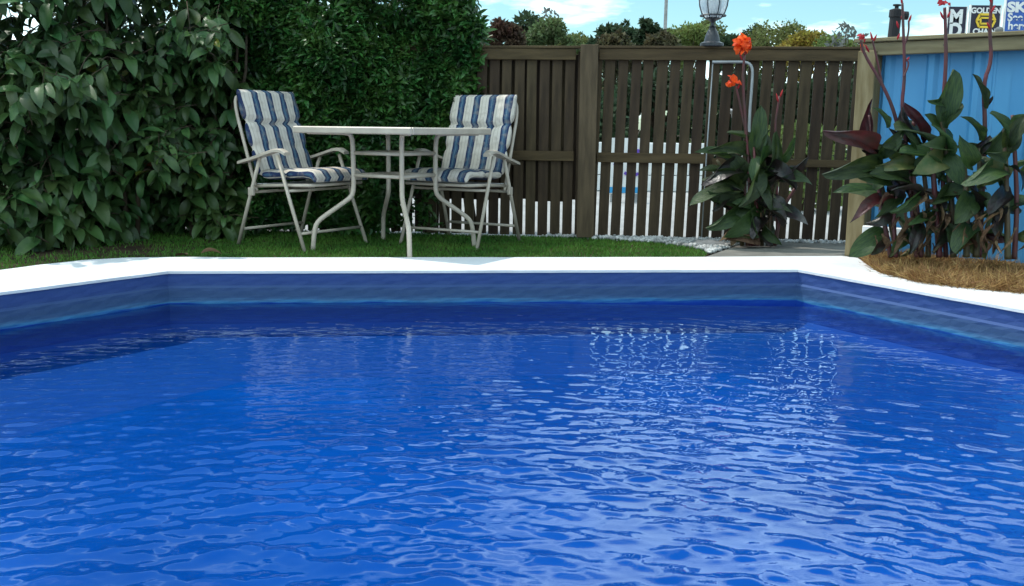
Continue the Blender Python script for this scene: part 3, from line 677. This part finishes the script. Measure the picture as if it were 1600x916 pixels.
# middle canna, in front of the slatted fence
ym = gnd(1180, 383).y-.02
cm = empty('canna_plant', gnd(1180, 383, -.02), 0, 'dark leaved canna with orange flowers in front of the brown slatted fence', 'plant')
px_tube(cm, [(1172, 384), (1170, 250), (1160, 130), (1163, 85)], ym-.05, .009, .005, 'stemr')
px_tube(cm, [(1180, 384), (1176, 260), (1158, 170), (1150, 135)], ym-.04, .008, .004, 'stemr')
px_tube(cm, [(1214, 382), (1214, 260), (1210, 200), (1218, 150)], ym-.03, .007, .004, 'stemr')
for a_, b_, c3 in [((1160, 384), (1150, 300), (1120, 250)), ((1168, 384), (1165, 310), (1150, 240)), ((1190, 384), (1192, 300), (1195, 215)), ((1200, 384), (1206, 310), (1225, 250)), ((1184, 384), (1182, 320), (1178, 230)), ((1210, 384), (1220, 330), (1245, 290)), ((1176, 384), (1160, 340), (1120, 310))]:
    px_tube(cm, [a_, b_, c3], ym-.02+random.uniform(-.05, .05), .011, .006, random.choice(('stemg', 'stemr')))
ML = [((1178, 250), (1190, 165), 0, 'canna', 0), ((1140, 255), (1085, 242), -.10, 'canna', 1), ((1170, 245), (1105, 232), -.05, 'canna', 1), ((1160, 300), (1075, 322), -.12, 'canna', 1), ((1150, 290), (1092, 270), -.1, 'canna', 1),
      ((1165, 330), (1100, 352), -.2, 'canna', 1), ((1170, 250), (1200, 200), -.1, 'canna', 0), ((1180, 290), (1165, 215), -.1, 'canna', 0), ((1185, 280), (1215, 205), -.08, 'canna', 1), ((1200, 300), (1250, 262), -.15, 'bronze', 1),
      ((1200, 275), (1262, 240), -.1, 'bronze', 1), ((1190, 330), (1240, 330), -.2, 'canna', 2), ((1205, 300), (1232, 325), -.15, 'cannay', 1), ((1180, 320), (1130, 370), -.2, 'canna', 2), ((1190, 340), (1180, 376), -.2, 'bronze', 1),
      ((1195, 350), (1225, 380), -.15, 'canna', 1), ((1178, 350), (1150, 378), -.15, 'cannay', 1), ((1210, 250), (1245, 215), -.1, 'canna', 1), ((1160, 260), (1130, 290), -.15, 'bronze', 2), ((1180, 230), (1135, 210), -.05, 'canna', 1),
      ((1200, 340), (1262, 352), -.2, 'bronze', 2), ((1170, 290), (1210, 330), -.25, 'canna', 2), ((1165, 310), (1190, 370), -.25, 'canna', 1), ((1185, 310), (1225, 350), -.28, 'bronze', 1), ((1210, 240), (1185, 300), -.2, 'canna', 2),
      ((1150, 310), (1110, 330), -.15, 'bronze', 1), ((1220, 280), (1270, 285), -.1, 'canna', 2), ((1190, 260), (1150, 320), -.25, 'canna', 1), ((1195, 250), (1240, 300), -.22, 'bronze', 1), ((1185, 360), (1210, 384), -.12, 'bronze', 1), ((1160, 350), (1135, 345), -.12, 'canna', 1)]
random.seed(3)
for a_, b_, dy, mn, v in ML: px_leaf(cm, a_, b_, ym-.03+random.uniform(-.04, .04), dy*.6, mn, v, (random.uniform(-1.2, 1.2), random.uniform(-1, -.3), random.uniform(.1, 1.2)), random.uniform(.85, 1.2))
for i in range(16):
    bx_ = random.uniform(1150, 1215); by_ = random.uniform(240, 360); an_ = random.uniform(-3.6, .5) if by_ < 300 else random.uniform(-.8, 3.9); ll_ = random.uniform(40, 75)
    px_leaf(cm, (bx_, by_), (bx_+ll_*math.cos(an_), min(by_+ll_*math.sin(an_)*.8, 380)), ym+random.uniform(-.12, .06), random.uniform(-.1, .05), random.choice(('canna', 'bronze', 'canna')), random.choice((0, 1, 2)), (random.uniform(-1.3, 1.3), random.uniform(-1, -.1), random.uniform(0, 1.2)), random.uniform(.8, 1.3))
for i in range(10): px_leaf(cm, (random.uniform(1135, 1185), random.uniform(362, 376)), (random.uniform(1125, 1195), random.uniform(376, 388)), ym-.06, -.05, 'withered', 2, (0, -.5, .8), 1.0, 'withered_leaf')
flower(cm, 1162, 68, ym-.05, .068, 'petal', 26, 5); flower(cm, 1146, 130, ym-.04, .055, 'petal', 7, 9)
buds(cm, [(1216, 160, -3, -14), (1219, 152, 4, -12), (1163, 90, 4, -14), (1160, 95, -5, -12), (1152, 140, 5, -10)], ym-.04)

# right canna clumps in front of the blue fence
def canna_r(label, base_px, Y0, stems, lv, fl_=(), bd=()):
    e_ = empty('canna_plant', Vector((at(base_px, 395, Y0).x, Y0, -.02)), 0, label, 'plant', 'cannas before the blue fence')
    for pts, r0, r1, mn in stems: px_tube(e_, pts, Y0+random.uniform(-.03, .03), r0, r1, mn, 'stem', 2)
    for it in lv:
        a_, b_, dy, mn, v = it[:5]; ws = it[5] if len(it) > 5 else random.uniform(.9, 1.15)
        px_leaf(e_, a_, b_, Y0+random.uniform(-.05, .03), dy*.5, mn, v, (random.uniform(-1.1, 1.1), random.uniform(-1, -.4), random.uniform(.1, 1.1)), ws)
    for i in range(7):
        st = random.choice(stems)[0]; q_ = random.choice(st[:4]); bx_ = q_[0]+random.uniform(-6, 6); by_ = random.uniform(235, 375)
        an_ = random.uniform(-3.5, .4) if by_ < 320 else random.uniform(-.6, 3.7); ll_ = random.uniform(45, 85)
        px_leaf(e_, (bx_, by_), (bx_+ll_*math.cos(an_), min(by_+ll_*math.sin(an_)*.8, 400)), Y0+random.uniform(-.02, .10), random.uniform(-.12, .03), random.choice(('canna', 'cannay', 'canna', 'bronze', 'cannay', 'redleaf' if i % 4 == 0 else 'canna')), random.choice((0, 1, 1, 2)), (random.uniform(-1.3, 1.3), random.uniform(-1, -.1), random.uniform(0, 1.2)), random.uniform(.8, 1.3))
    for f_ in fl_: flower(e_, f_[0], f_[1], Y0, f_[2], f_[3], f_[4], int(f_[0]))
    for i in range(9):   # shredded dry leaves low in the clump
        bx_ = base_px+random.uniform(-30, 40); by_ = random.uniform(300, 385)
        px_leaf(e_, (bx_, by_), (bx_+random.uniform(-28, 28), min(398, by_+random.uniform(20, 55))), Y0-.05, random.uniform(-.1, .1), 'withered', random.choice((0, 2)), (random.uniform(-1, 1), -.6, .4), random.uniform(.2, .4), 'withered_leaf')
    buds(e_, bd, Y0)
    return e_
random.seed(31)
canna_r('leftmost canna of the right bed with red bronze leaves beside the timber post', 1390, 5.34,
    [([(1400, 402), (1395, 330), (1412, 240), (1398, 175), (1378, 130), (1350, 85), (1345, 62)], .010, .004, 'stemr'), ([(1378, 130), (1372, 100), (1363, 62)], .005, .003, 'stemr'), ([(1392, 402), (1380, 340), (1366, 250), (1358, 180)], .011, .005, 'stemr'), ([(1402, 402), (1390, 340), (1375, 280)], .012, .007, 'stemg')],
    [((1368, 240), (1286, 200), -.15, 'redleaf', 1, .8), ((1362, 250), (1358, 155), 0, 'redleaf', 0, .6), ((1372, 248), (1412, 198), -.1, 'canna', 1), ((1380, 275), (1282, 268), -.2, 'canna', 1, .85), ((1375, 255), (1345, 232), -.1, 'bronze', 1), ((1385, 200), (1362, 170), -.05, 'canna', 1),
     ((1392, 285), (1330, 262), -.15, 'canna', 1), ((1390, 320), (1332, 352), -.15, 'redleaf', 2, .8), ((1385, 260), (1415, 290), -.1, 'bronze', 1), ((1395, 330), (1352, 345), -.1, 'bronze', 1), ((1398, 300), (1370, 345), -.15, 'canna', 2), ((1395, 340), (1420, 380), -.15, 'canna', 2), ((1380, 370), (1360, 398), -.1, 'bronze', 1)],
    [(1347, 58, .028, 'petalr', 6), (1346, 72, .02, 'petal', 4)], [(1350, 85, -6, -16), (1364, 66, -4, -16), (1364, 66, 6, -12), (1358, 82, -6, -12), (1345, 66, 4, -14)])
canna_r('canna of the right bed with a forked bare seed stalk, second from the post', 1425, 5.27,
    [([(1432, 402), (1425, 330), (1418, 240), (1408, 170), (1414, 120), (1412, 60), (1410, 5)], .010, .004, 'stemr'), ([(1412, 75), (1420, 52), (1420, 32)], .004, .003, 'stemr'), ([(1412, 120), (1421, 100), (1416, 92)], .004, .002, 'stemr'), ([(1440, 402), (1432, 320), (1425, 260), (1428, 190)], .012, .007, 'stemr'), ([(1450, 402), (1452, 340), (1440, 240)], .012, .007, 'stemg')],
    [((1442, 230), (1414, 158), -.1, 'redleaf', 0, 1.0), ((1440, 225), (1418, 165), -.12, 'bronze', 1, 1.2), ((1420, 250), (1372, 232), -.1, 'canna', 1), ((1430, 290), (1355, 272), -.2, 'canna', 1), ((1436, 300), (1388, 328), -.15, 'canna', 1), ((1440, 250), (1482, 258), -.15, 'cannay', 1), ((1430, 240), (1402, 200), 0, 'canna', 1),
     ((1440, 310), (1395, 300), -.2, 'bronze', 1), ((1445, 300), (1470, 355), -.2, 'bronze', 1), ((1440, 340), (1402, 380), -.15, 'withered', 0, .35), ((1445, 350), (1415, 350), -.2, 'canna', 2), ((1448, 330), (1480, 330), -.15, 'canna', 1), ((1438, 350), (1425, 400), -.12, 'bronze', 1), ((1430, 275), (1465, 235), -.1, 'canna', 1)],
    [], [(1410, 8, -2, -12), (1420, 35, 4, -12), (1404, 45, -3, -12), (1416, 96, 5, -7), (1408, 30, 5, -12), (1402, 62, 4, -10)])
canna_r('canna of the right bed with a crimson flower at the top of its stalk', 1470, 5.22,
    [([(1478, 402), (1474, 300), (1470, 200), (1478, 110), (1478, 60), (1476, 12)], .010, .005, 'stemr'), ([(1490, 402), (1487, 300), (1468, 160)], .013, .008, 'stemg'), ([(1468, 402), (1462, 320), (1455, 230)], .013, .008, 'stemr'), ([(1458, 395), (1480, 372), (1500, 385)], .006, .004, 'stemg')],
    [((1472, 190), (1482, 108), -.1, 'canna', 0, 1.3), ((1478, 170), (1448, 155), -.1, 'canna', 1), ((1470, 215), (1445, 178), -.1, 'canna', 1, 1.3), ((1478, 200), (1502, 160), -.1, 'canna', 1, 1.3), ((1480, 250), (1455, 200), -.2, 'canna', 1, 1.4), ((1475, 240), (1425, 270), -.2, 'cannay', 2), ((1480, 240), (1500, 290), -.15, 'canna', 1, 1.3),
     ((1485, 290), (1455, 325), -.2, 'canna', 1), ((1485, 300), (1500, 345), -.2, 'canna', 1, 1.2), ((1470, 330), (1435, 392), -.15, 'withered', 0, .35), ((1480, 330), (1460, 385), -.2, 'bronze', 1), ((1475, 350), (1500, 395), -.15, 'canna', 1), ((1472, 235), (1440, 232), -.2, 'canna', 2), ((1490, 345), (1482, 398), -.2, 'bronze', 1), ((1468, 290), (1490, 260), -.15, 'canna', 1)],
    [(1476, 6, .035, 'petalr', 7)], [(1474, 30, -5, -12), (1480, 28, 5, -10)])
canna_r('canna of the right bed below the signs with a bare twisted red stalk', 1530, 5.12,
    [([(1530, 402), (1535, 310), (1540, 200), (1536, 130), (1550, 95), (1546, 50), (1550, -6)], .010, .005, 'stemr'), ([(1525, 402), (1530, 320), (1532, 230)], .014, .009, 'stemg'), ([(1510, 402), (1512, 330), (1505, 240)], .013, .008, 'stemg')],
    [((1538, 170), (1518, 118), -.05, 'canna', 0, 1.3), ((1535, 165), (1552, 150), -.1, 'bronze', 1), ((1530, 220), (1500, 185), -.1, 'canna', 1), ((1535, 240), (1570, 190), -.1, 'canna', 1, 1.3), ((1535, 290), (1575, 278), -.2, 'cannay', 1, 1.1), ((1520, 260), (1492, 215), -.1, 'canna', 1, 1.3), ((1530, 250), (1560, 300), -.15, 'canna', 2), ((1525, 300), (1540, 355), -.2, 'canna', 1),
     ((1515, 300), (1490, 350), -.2, 'canna', 1, 1.3), ((1530, 240), (1545, 210), -.1, 'bronze', 1, 1.3), ((1525, 350), (1500, 400), -.2, 'canna', 1, 1.2), ((1535, 320), (1560, 370), -.15, 'bronze', 1), ((1520, 270), (1548, 245), -.2, 'canna', 1, 1.5), ((1522, 330), (1508, 290), -.2, 'bronze', 1)],
    [], [(1550, 5, -5, -10), (1549, 20, 6, -12), (1547, 45, -5, -10), (1537, 140, -4, -8)])
canna_r('rightmost canna with wide dark green leaves reaching the photo edge', 1570, 5.02,
    [([(1575, 405), (1573, 310), (1570, 200)], .013, .007, 'stemg'), ([(1585, 405), (1590, 310), (1582, 180)], .011, .006, 'stemr')],
    [((1572, 230), (1600, 175), -.1, 'canna', 1, 1.2), ((1572, 215), (1545, 180), -.1, 'canna', 1), ((1575, 215), (1612, 210), -.15, 'canna', 1), ((1570, 260), (1540, 235), -.15, 'canna', 1, 1.3), ((1575, 260), (1595, 300), -.15, 'bronze', 2), ((1570, 290), (1548, 340), -.15, 'bronze', 1), ((1580, 200), (1615, 178), -.1, 'canna', 1), ((1575, 240), (1585, 195), 0, 'canna', 1, 1.3), ((1572, 320), (1560, 375), -.1, 'bronze', 1)],
    [], [(1573, 205, 0, -12)])

# ------------------------------------------------------------------ lantern on the fence
lb = fw(1112, 74, 0.0); ln_ = empty('lantern', (lb.x, lb.y, FH+.0), 0, 'black iron lantern with clear curved glass standing on the fence top', 'lamp')
V, F = lathe([(.075, 0), (.078, .006), (.078, .022), (.066, .028), (.052, .034), (.05, .05), (.044, .075), (.033, .10), (.022, .118), (.018, .125), (.026, .13), (.012, .137), (.011, .155), (.02, .162), (.024, .168), (.05, .178), (.055, .185)], 20); pymesh('base', V, F, MT['iron'], ln_, False)
V, F = lathe([(.055, .186), (.078, .215), (.094, .26), (.10, .31), (.099, .35), (.09, .39)], 24)
gm = bpy.data.materials.new('lantern_glass'); gm.use_nodes = True; gp_ = gm.node_tree.nodes['Principled BSDF']; gp_.inputs['Roughness'].default_value = .25; gp_.inputs['Base Color'].default_value = (.8, .84, .86, 1); gp_.inputs['Transmission Weight'].default_value = .45; gp_.inputs['IOR'].default_value = 1.1
pymesh('glass', V, F[:-2], gm, ln_, True)
V, F = lathe([(.018, .186), (.03, .22), (.034, .28), (.028, .34), (.012, .37)], 12); pymesh('bulb', V, F, MT['white'], ln_, True)
for i in range(8):
    a_ = 2*math.pi*i/8+.2; tube('rib', [((r_+.002)*math.cos(a_), (r_+.002)*math.sin(a_), z_) for r_, z_ in ((.055, .186), (.078, .215), (.094, .26), (.10, .31), (.099, .35), (.09, .39))], .0035, MT['iron'], ln_, 5)
V, F = lathe([(.085, .195), (.088, .200), (.085, .205), (.08, .20)], 24); pymesh('ring', V, F[:-2], MT['iron'], ln_)
V, F = lathe([(.10, .39), (.105, .40), (.085, .44), (.05, .47), (.02, .49), (.012, .53), (.0, .54)], 24); pymesh('cap', V, F, MT['iron'], ln_)

# flue behind the blue fence
fY = 7.4; f0 = at(1382, 62, fY)
fo = empty('flue_pipe', (f0.x, fY, -.02), 0, 'dark flue pipe with side outlet rising behind the blue metal fence', 'flue')
ft = at(1385, 12, fY).z+.02; rr_ = .040
V, F = lathe([(rr_, 0), (rr_, ft-.07), (rr_+.008, ft-.065), (rr_+.008, ft-.015), (rr_*.6, ft-.006), (.014, ft-.004), (.014, ft+.012), (.028, ft+.014), (.028, ft+.024), (.0, ft+.026)], 14)
pymesh('pipe', V, F, MT['darkroof'], fo); 
v_, f_ = tubev([(.02, 0, ft-.05), (.085, 0, ft-.05)], .030, 12); pymesh('outlet', v_, f_, MT['darkroof'], fo); fo.rotation_euler = (0, R(2.5), 0)
# small stone on the cap board
bm = bmesh.new(); bmesh.ops.create_icosphere(bm, subdivisions=2, radius=.022)
for v in bm.verts: v.co.z *= .9; v.co += Vector((random.uniform(-.002, .002),)*3)
o = fin(bm, 'pebble', MT['greystone'], smooth=True); tpb = bl(.68, -.02); o.location = (tpb.x, tpb.y, BH+.024); tag(o, 'small grey stone sitting on the capping board of the blue fence', 'stone')

# ------------------------------------------------------------------ signs beyond the fence
def text(s, loc, size, m, parent, rz=0, off=.0, sx=1, align='CENTER'):
    cu_ = bpy.data.curves.new('lettering', 'FONT'); cu_.body = s; cu_.size = size; cu_.extrude = .004; cu_.offset = off; cu_.align_x = align; cu_.align_y = 'CENTER'; cu_.materials.append(m)
    tmp_ = bpy.data.objects.new('tmp', cu_); me_ = bpy.data.meshes.new_from_object(tmp_); bpy.data.objects.remove(tmp_)
    o = bpy.data.objects.new('lettering', me_); C.objects.link(o); o.parent = parent; o.location = loc; o.rotation_euler = (R(90), 0, 0); o.scale = (sx, 1, 1); return o
SY = 21.0
def sign(px0, px1, py0, py1, m, label, edge=True):
    a_, b_ = at(px0, py1, SY), at(px1, py0, SY); w = b_.x-a_.x; h = b_.z-a_.z; cx_ = (a_.x+b_.x)/2
    e_ = empty('sign_board', (cx_, SY, -.026), 0, label, 'sign'); zc = (a_.z+b_.z)/2+.026
    bm = bmesh.new(); box(bm, (0, 0, 0), (w, .05, h)); o = fin(bm, 'panel', m, e_); o.location = (0, 0, zc)
    for sx in (-1, 1): bm = bmesh.new(); box(bm, (sx*(w/2+.012), 0, 0), (.024, .07, h+.02)); o = fin(bm, 'edging', MT['white'], e_); o.location = (0, 0, zc)
    for sx in (-1, 1): bm = bmesh.new(); box(bm, (0, 0, 0), (.06, .06, zc-h/2+.2)); o = fin(bm, 'leg', MT['steelp'], e_); o.location = (sx*w*.38, .06, (zc-h/2+.2)/2)
    return e_, w, h, zc
e_, w, h, zc = sign(1477, 1510, 11, 70, MT['navy'], 'narrow dark sign panel with white letters M over D behind the blue fence')
text('M', (-.02, -.032, zc+h*.22), .37, MT['white'], e_, off=.018, sx=.95); text('D', (-.02, -.032, zc-h*.13), .37, MT['white'], e_, off=.018, sx=.95)
e_, w, h, zc = sign(1513, 1563, 9, 62, MT['navy'], 'square dark sign panel with yellow chain emblem and words GOLDEN CHAIN')
text('GOLDEN', (0, -.032, zc+h*.34), .15, MT['white'], e_, off=.006, sx=1.0); text('CHAIN', (0, -.032, zc-h*.27), .15, MT['white'], e_, off=.006, sx=1.0)
V = []; F = []
def band(pts, w_, y_, V, F):
    for a_, b_ in zip(pts, pts[1:]):
        a_, b_ = Vector(a_), Vector(b_); d_ = (b_-a_).normalized(); nn_ = Vector((-d_.y, d_.x))*w_/2; o_ = len(V)
        for yy in (y_, y_+.012):
            for q in (a_-nn_, b_-nn_, b_+nn_, a_+nn_): V.append((q.x, yy, q.y))
        F += [(o_, o_+1, o_+2, o_+3), (o_+4, o_+7, o_+6, o_+5), (o_, o_+4, o_+5, o_+1), (o_+2, o_+6, o_+7, o_+3), (o_+1, o_+5, o_+6, o_+2), (o_, o_+3, o_+7, o_+4)]
zb = zc+.03
band([(-.18, zb), (-.12, zb+.13), (.14, zb+.13), (.20, zb+.01), (.14, zb-.12), (-.12, zb-.12), (-.18, zb)], .045, -.045, V, F)
band([(-.10, zb-.055), (.11, zb-.055), (.11, zb+.06), (-.10, zb+.06), (-.10, zb-.055)], .035, -.0515, V, F)
band([(-.18, zb+.01), (-.10, zb+.03)], .03, -.057, V, F); band([(.11, zb+.04), (.19, zb+.02)], .03, -.057, V, F)
pymesh('emblem', V, F, MT['yellow'], e_)
e_, w, h, zc = sign(1567, 1640, 1, 60, MT['skyblue'], 'blue sign panel reading SKY See it here at the right edge')
text('SKY', (-.42, -.032, zc+h*.30), .27, MT['white'], e_, off=.014, sx=1.25, align='LEFT').rotation_euler = (R(90), R(0), 0)
text('See it', (-.40, -.032, zc+h*.04), .22, MT['white'], e_, off=.006, align='LEFT'); text('here', (-.38, -.032, zc-h*.18), .22, MT['white'], e_, off=.006, align='LEFT')

# free standing white board seen through the slats
by = 10.4; a_, b_ = at(950, 303, by), at(1000, 216, by); bz = at(975, 303, by).z
bo = empty('notice_board', (at(975, 303, by).x, by, -.026), 0, 'white notice board with blue lower band seen through the fence slats', 'sign')
w = b_.x-a_.x; z0 = max(.02, bz)+.026; z1 = b_.z+.026
bm = bmesh.new(); box(bm, (0, 0, 0), (w, .02, z1-z0)); o = fin(bm, 'panel', MT['white'], bo); o.location = (0, 0, (z0+z1)/2)
bm = bmesh.new(); box(bm, (0, 0, 0), (w*.98, .006, .06)); o = fin(bm, 'blue_band', mat('cyan_print', (.03, .3, .6), .5), bo); o.location = (0, -.014, z0+.04)
random.seed(4)
V = []; F = []
for i in range(9): xa_ = random.uniform(-w*.42, w*.38); za_ = random.uniform(z0+.16, z1-.08); band([(xa_, za_), (xa_+random.uniform(.03, .07), za_+random.uniform(-.03, .05))], .03, -.022, V, F)
pymesh('printed_marks', V, F, mat('violet_print', (.12, .06, .4), .5), bo)
for sx in (-1, 1): bm = bmesh.new(); box(bm, (0, 0, 0), (.03, .03, z0+.05)); o = fin(bm, 'leg', MT['steelp'], bo); o.location = (sx*w*.4, .027, (z0+.05)/2)

# lamp mast
my = 34; m0 = at(1038, 60, my); mo = empty('lamp_mast', (m0.x, my, -.03), 0, 'tall thin grey light mast rising beyond the trees', 'pole')
tube('pole', [(0, 0, 0), (.03, 0, 7.5), (.05, 0, 9)], [.07, .05, .045], MT['steelp'], mo, 8)
boxo('lamp_head', (.3, 0, 9.0), (.7, .2, .1), MT['steelp'], mo)

# ------------------------------------------------------------------ trees beyond
def fol(name, c1, c2, tr=.4, isl=.4): c1 = tuple(1.35*q for q in c1); c2 = tuple(1.35*q for q in c2); return mat(name, c1, .6, c2, 1.2, spec=.25, transl=tr, island=isl)
FM = {'red': fol('red_foliage', (.075, .028, .022), (.05, .045, .026)), 'green': fol('green_foliage', (.06, .09, .035), (.09, .12, .045)), 'dark': fol('dark_foliage', (.02, .038, .018), (.04, .06, .028)),
      'olive': fol('olive_foliage', (.07, .09, .03), (.12, .13, .04)), 'ochre': fol('ochre_foliage', (.26, .17, .03), (.16, .15, .03)), 'lime': fol('lime_foliage', (.085, .125, .035), (.13, .16, .045)), 'grey': fol('grey_twigs', (.09, .10, .09), (.12, .12, .11)), 'brown': fol('brown_foliage', (.07, .05, .025), (.05, .06, .03))}
def tree(px, wpx, ytop, Y, fm, label, dens=1.0, leaf=.085, low=.35, ragged=.5, name='tree', seed=1, n=6500):
    g = np.random.default_rng(seed); c_ = at(px, 75, Y); rx = wpx*Y/FPX/2; zt = at(px, ytop, Y).z
    e_ = empty(name, (c_.x, Y, -.026), 0, label, 'tree'); h_ = zt+.03
    nb = int(26+8*ragged*4); cz = h_*(low+(1-low)*.55); rz_ = h_*(1-low)/2
    rc = rx*.25; vis = max(.4, h_*.9); cs = []
    for i in range(nb):
        u = g.uniform(-.8, .8); v_ = g.uniform(-.7, .7); rr_ = rc*g.uniform(.5, 1.35)*(1-.45*ragged)
        topz = h_-.16*(h_-H)*(u*u+.4*v_*v_)*1.6-ragged*.22*abs(g.normal())*(h_-H)*.5
        zz_ = topz-rr_*.8-(0 if i < nb*.55 else g.uniform(.1, 1)*vis*(1-low))
        cs.append((u*rx, v_*rx, max(zz_, .1), rr_))
    n_ = int(n*dens); ids = g.integers(0, nb, n_); cs = np.array(cs); v = g.normal(size=(n_, 3)); v /= np.linalg.norm(v, axis=1, keepdims=True); rad = (g.uniform(.4, 1.0, n_)+np.abs(g.normal(0, .30, n_)))[:, None]
    p = cs[ids, :3]+v*rad*cs[ids, 3][:, None]*np.array([1.1, 1.1, .95])
    p[:, 2] = np.maximum(p[:, 2], .05)
    d = v+g.normal(size=(n_, 3))*.6; d[:, 2] -= .1; nr = v+g.normal(size=(n_, 3))*.7
    s = leaf*g.uniform(.6, 1.3, n_)
    o = leaves('crown', p, d, nr, s, s*.55, FM[fm], e_, tv=SM_V, tf=SM_F); o['kind'] = 'stuff'
    lim = [([(0, 0, 0), (rx*.05, 0, h_*.3), (0, 0, h_*.6), (0, 0, h_*.8)], [.06*rx+.02, .05*rx+.02, .03*rx+.01, .01])]
    tubes('trunk', lim, MT['bark'], e_, 6)
    for i in range(min(nb, 10)): tubes('limb', [([(0, 0, h_*g.uniform(.2, .45)), tuple(cs[i, :3]*np.array([.5, .5, .8])), tuple(cs[i, :3])], [.02*rx+.01, .015*rx+.006, .004])], MT['bark'], e_, 5)
    return e_
tr = [(788, 50, 30, 17, 'red', 'red brown leafed tree just right of the clipped hedge', dict(ragged=.7)),
 (825, 50, 17, 21, 'dark', 'open dark twiggy tree right of the red brown tree', dict(dens=.35, ragged=.6, leaf=.11)),
 (858, 75, 33, 19, 'green', 'soft green rounded tree left of the fence post', {}),
 (857, 34, 6, 40, 'grey', 'pale grey nearly bare tree standing highest at left', dict(dens=.07, ragged=1.0, leaf=.20, low=.5)),
 (905, 90, 50, 26, 'green', 'distant green tree spreading behind the fence post', dict(ragged=.7)),
 (1160, 70, 60, 27, 'green', 'distant green tree between the lantern and the orange flower', dict(ragged=.7)),
 (893, 60, 54, 24, 'olive', 'low olive tree behind the fence post', dict(ragged=.5)),
 (948, 44, 37, 18, 'dark', 'ragged dark tree first right of the fence post', dict(dens=.45, ragged=1.1, leaf=.10)),
 (978, 44, 33, 19, 'dark', 'ragged dark tree with a thin pointed top', dict(dens=.4, ragged=1.2, leaf=.10)),
 (962, 50, 52, 17, 'brown', 'low brown leafed tree under the ragged dark trees', {}),
 (1012, 44, 29, 18, 'dark', 'tallest ragged dark tree beside the light mast', dict(dens=.45, ragged=1.1, leaf=.10)),
 (1035, 40, 45, 17, 'brown', 'brownish tree at the foot of the light mast', dict(dens=.7, ragged=.5)),
 (1072, 70, 33, 22, 'lime', 'bright green rounded tree left of the lantern', {}),
 (1100, 60, 30, 26, 'olive', 'olive tree directly behind the lantern', {}),
 (1138, 40, 55, 20, 'dark', 'small dark tree right of the lantern', dict(ragged=.5)),
 (1178, 40, 38, 33, 'dark', 'dark flat topped tree behind the orange canna flower', dict(low=.75, dens=.7)),
 (1212, 92, 34, 24, 'olive', 'big olive dome shaped tree right of the orange flower', dict(n=9000)),
 (1262, 66, 46, 22, 'ochre', 'yellow ochre autumn tree behind the slatted fence', {}),
 (1300, 60, 57, 21, 'lime', 'low yellow green tree near the timber post', {}),
 (1322, 40, 33, 16, 'grey', 'thin grey branched sapling next to the timber post', dict(dens=.035, ragged=1.0, leaf=.10)),
 (1340, 60, 62, 24, 'green', 'low green tree rising behind the timber post', dict(dens=.5)),
 (700, 120, 30, 22, 'green', 'green tree hidden mostly behind the clipped hedge', {})]
for i, (px, w, yt, Y, fm, lab, kw) in enumerate(tr):
    tree(px, w*1.35, yt, Y, fm, lab, seed=50+i, **{**dict(low=.12), **kw})
# shrub row beyond the fence
for i, (px, w, yt, Y, fm, lab) in enumerate([(860, 260, 150, 13.5, 'dark', 'dark shrub beyond the fence left of the notice board'), (1030, 170, 120, 14, 'dark', 'dark shrub beyond the fence behind the notice board'), (1150, 170, 125, 14.5, 'dark', 'dark shrub beyond the fence behind the pipe'), (1290, 170, 130, 15, 'dark', 'dark shrub beyond the fence next to the timber post')]):
    e_ = tree(px, w, yt, Y, fm, lab, seed=90+i, low=.05, n=6000, leaf=.12, name='shrub'); e_['category'] = 'shrub'
e_ = tree(1270, 130, 205, 9.6, 'lime', 'bright green flowering plant bed seen through the slats at right', seed=97, low=.0, n=2500, leaf=.07, name='shrub'); e_['category'] = 'shrub'
# low pale wall across the forecourt
wa, wb = at(925, 230, 12.4).x, at(1122, 230, 12.4).x
lw = empty('low_wall', ((wa+wb)/2, 12.4, -.026), 0, 'low pale concrete block wall across the forecourt seen through the slats', 'wall')
bw = .40; nbk = int((wb-wa)/bw)+1
bkm = bmesh.new(); box(bkm, (0, 0, 0), (bw-.008, .18, .192), None, .006); bme = bpy.data.meshes.new('block'); bkm.to_mesh(bme); bkm.free(); bme.materials.append(MT['white'])
for rw in range(3):
    for i in range(nbk): o = bpy.data.objects.new('block', bme); C.objects.link(o); o.parent = lw; o.location = (-(wb-wa)/2+(i+.5*(rw % 2))*bw, random.uniform(-.003, .003), .1+rw*.2)
# fallen dry leaves at the lawn edge
for i, (px, py, lab) in enumerate([(315, 396, 'curled brown fallen leaf at the lawn edge left of the chairs'), (292, 398, 'flat brown fallen leaf lying beside the curled one on the lawn edge')]):
    me_ = leaf_mesh('fallen_leaf', .12, .06, 1.1, .5, MT['withered']); o = bpy.data.objects.new('fallen_leaf', me_); C.objects.link(o); o.location = gnd(px, py, .02 if i == 0 else .004); o.rotation_euler = (R(-25 if i == 0 else 5), R(-25 if i == 0 else 0), R(20+i*130)); tag(o, lab, 'leaf')
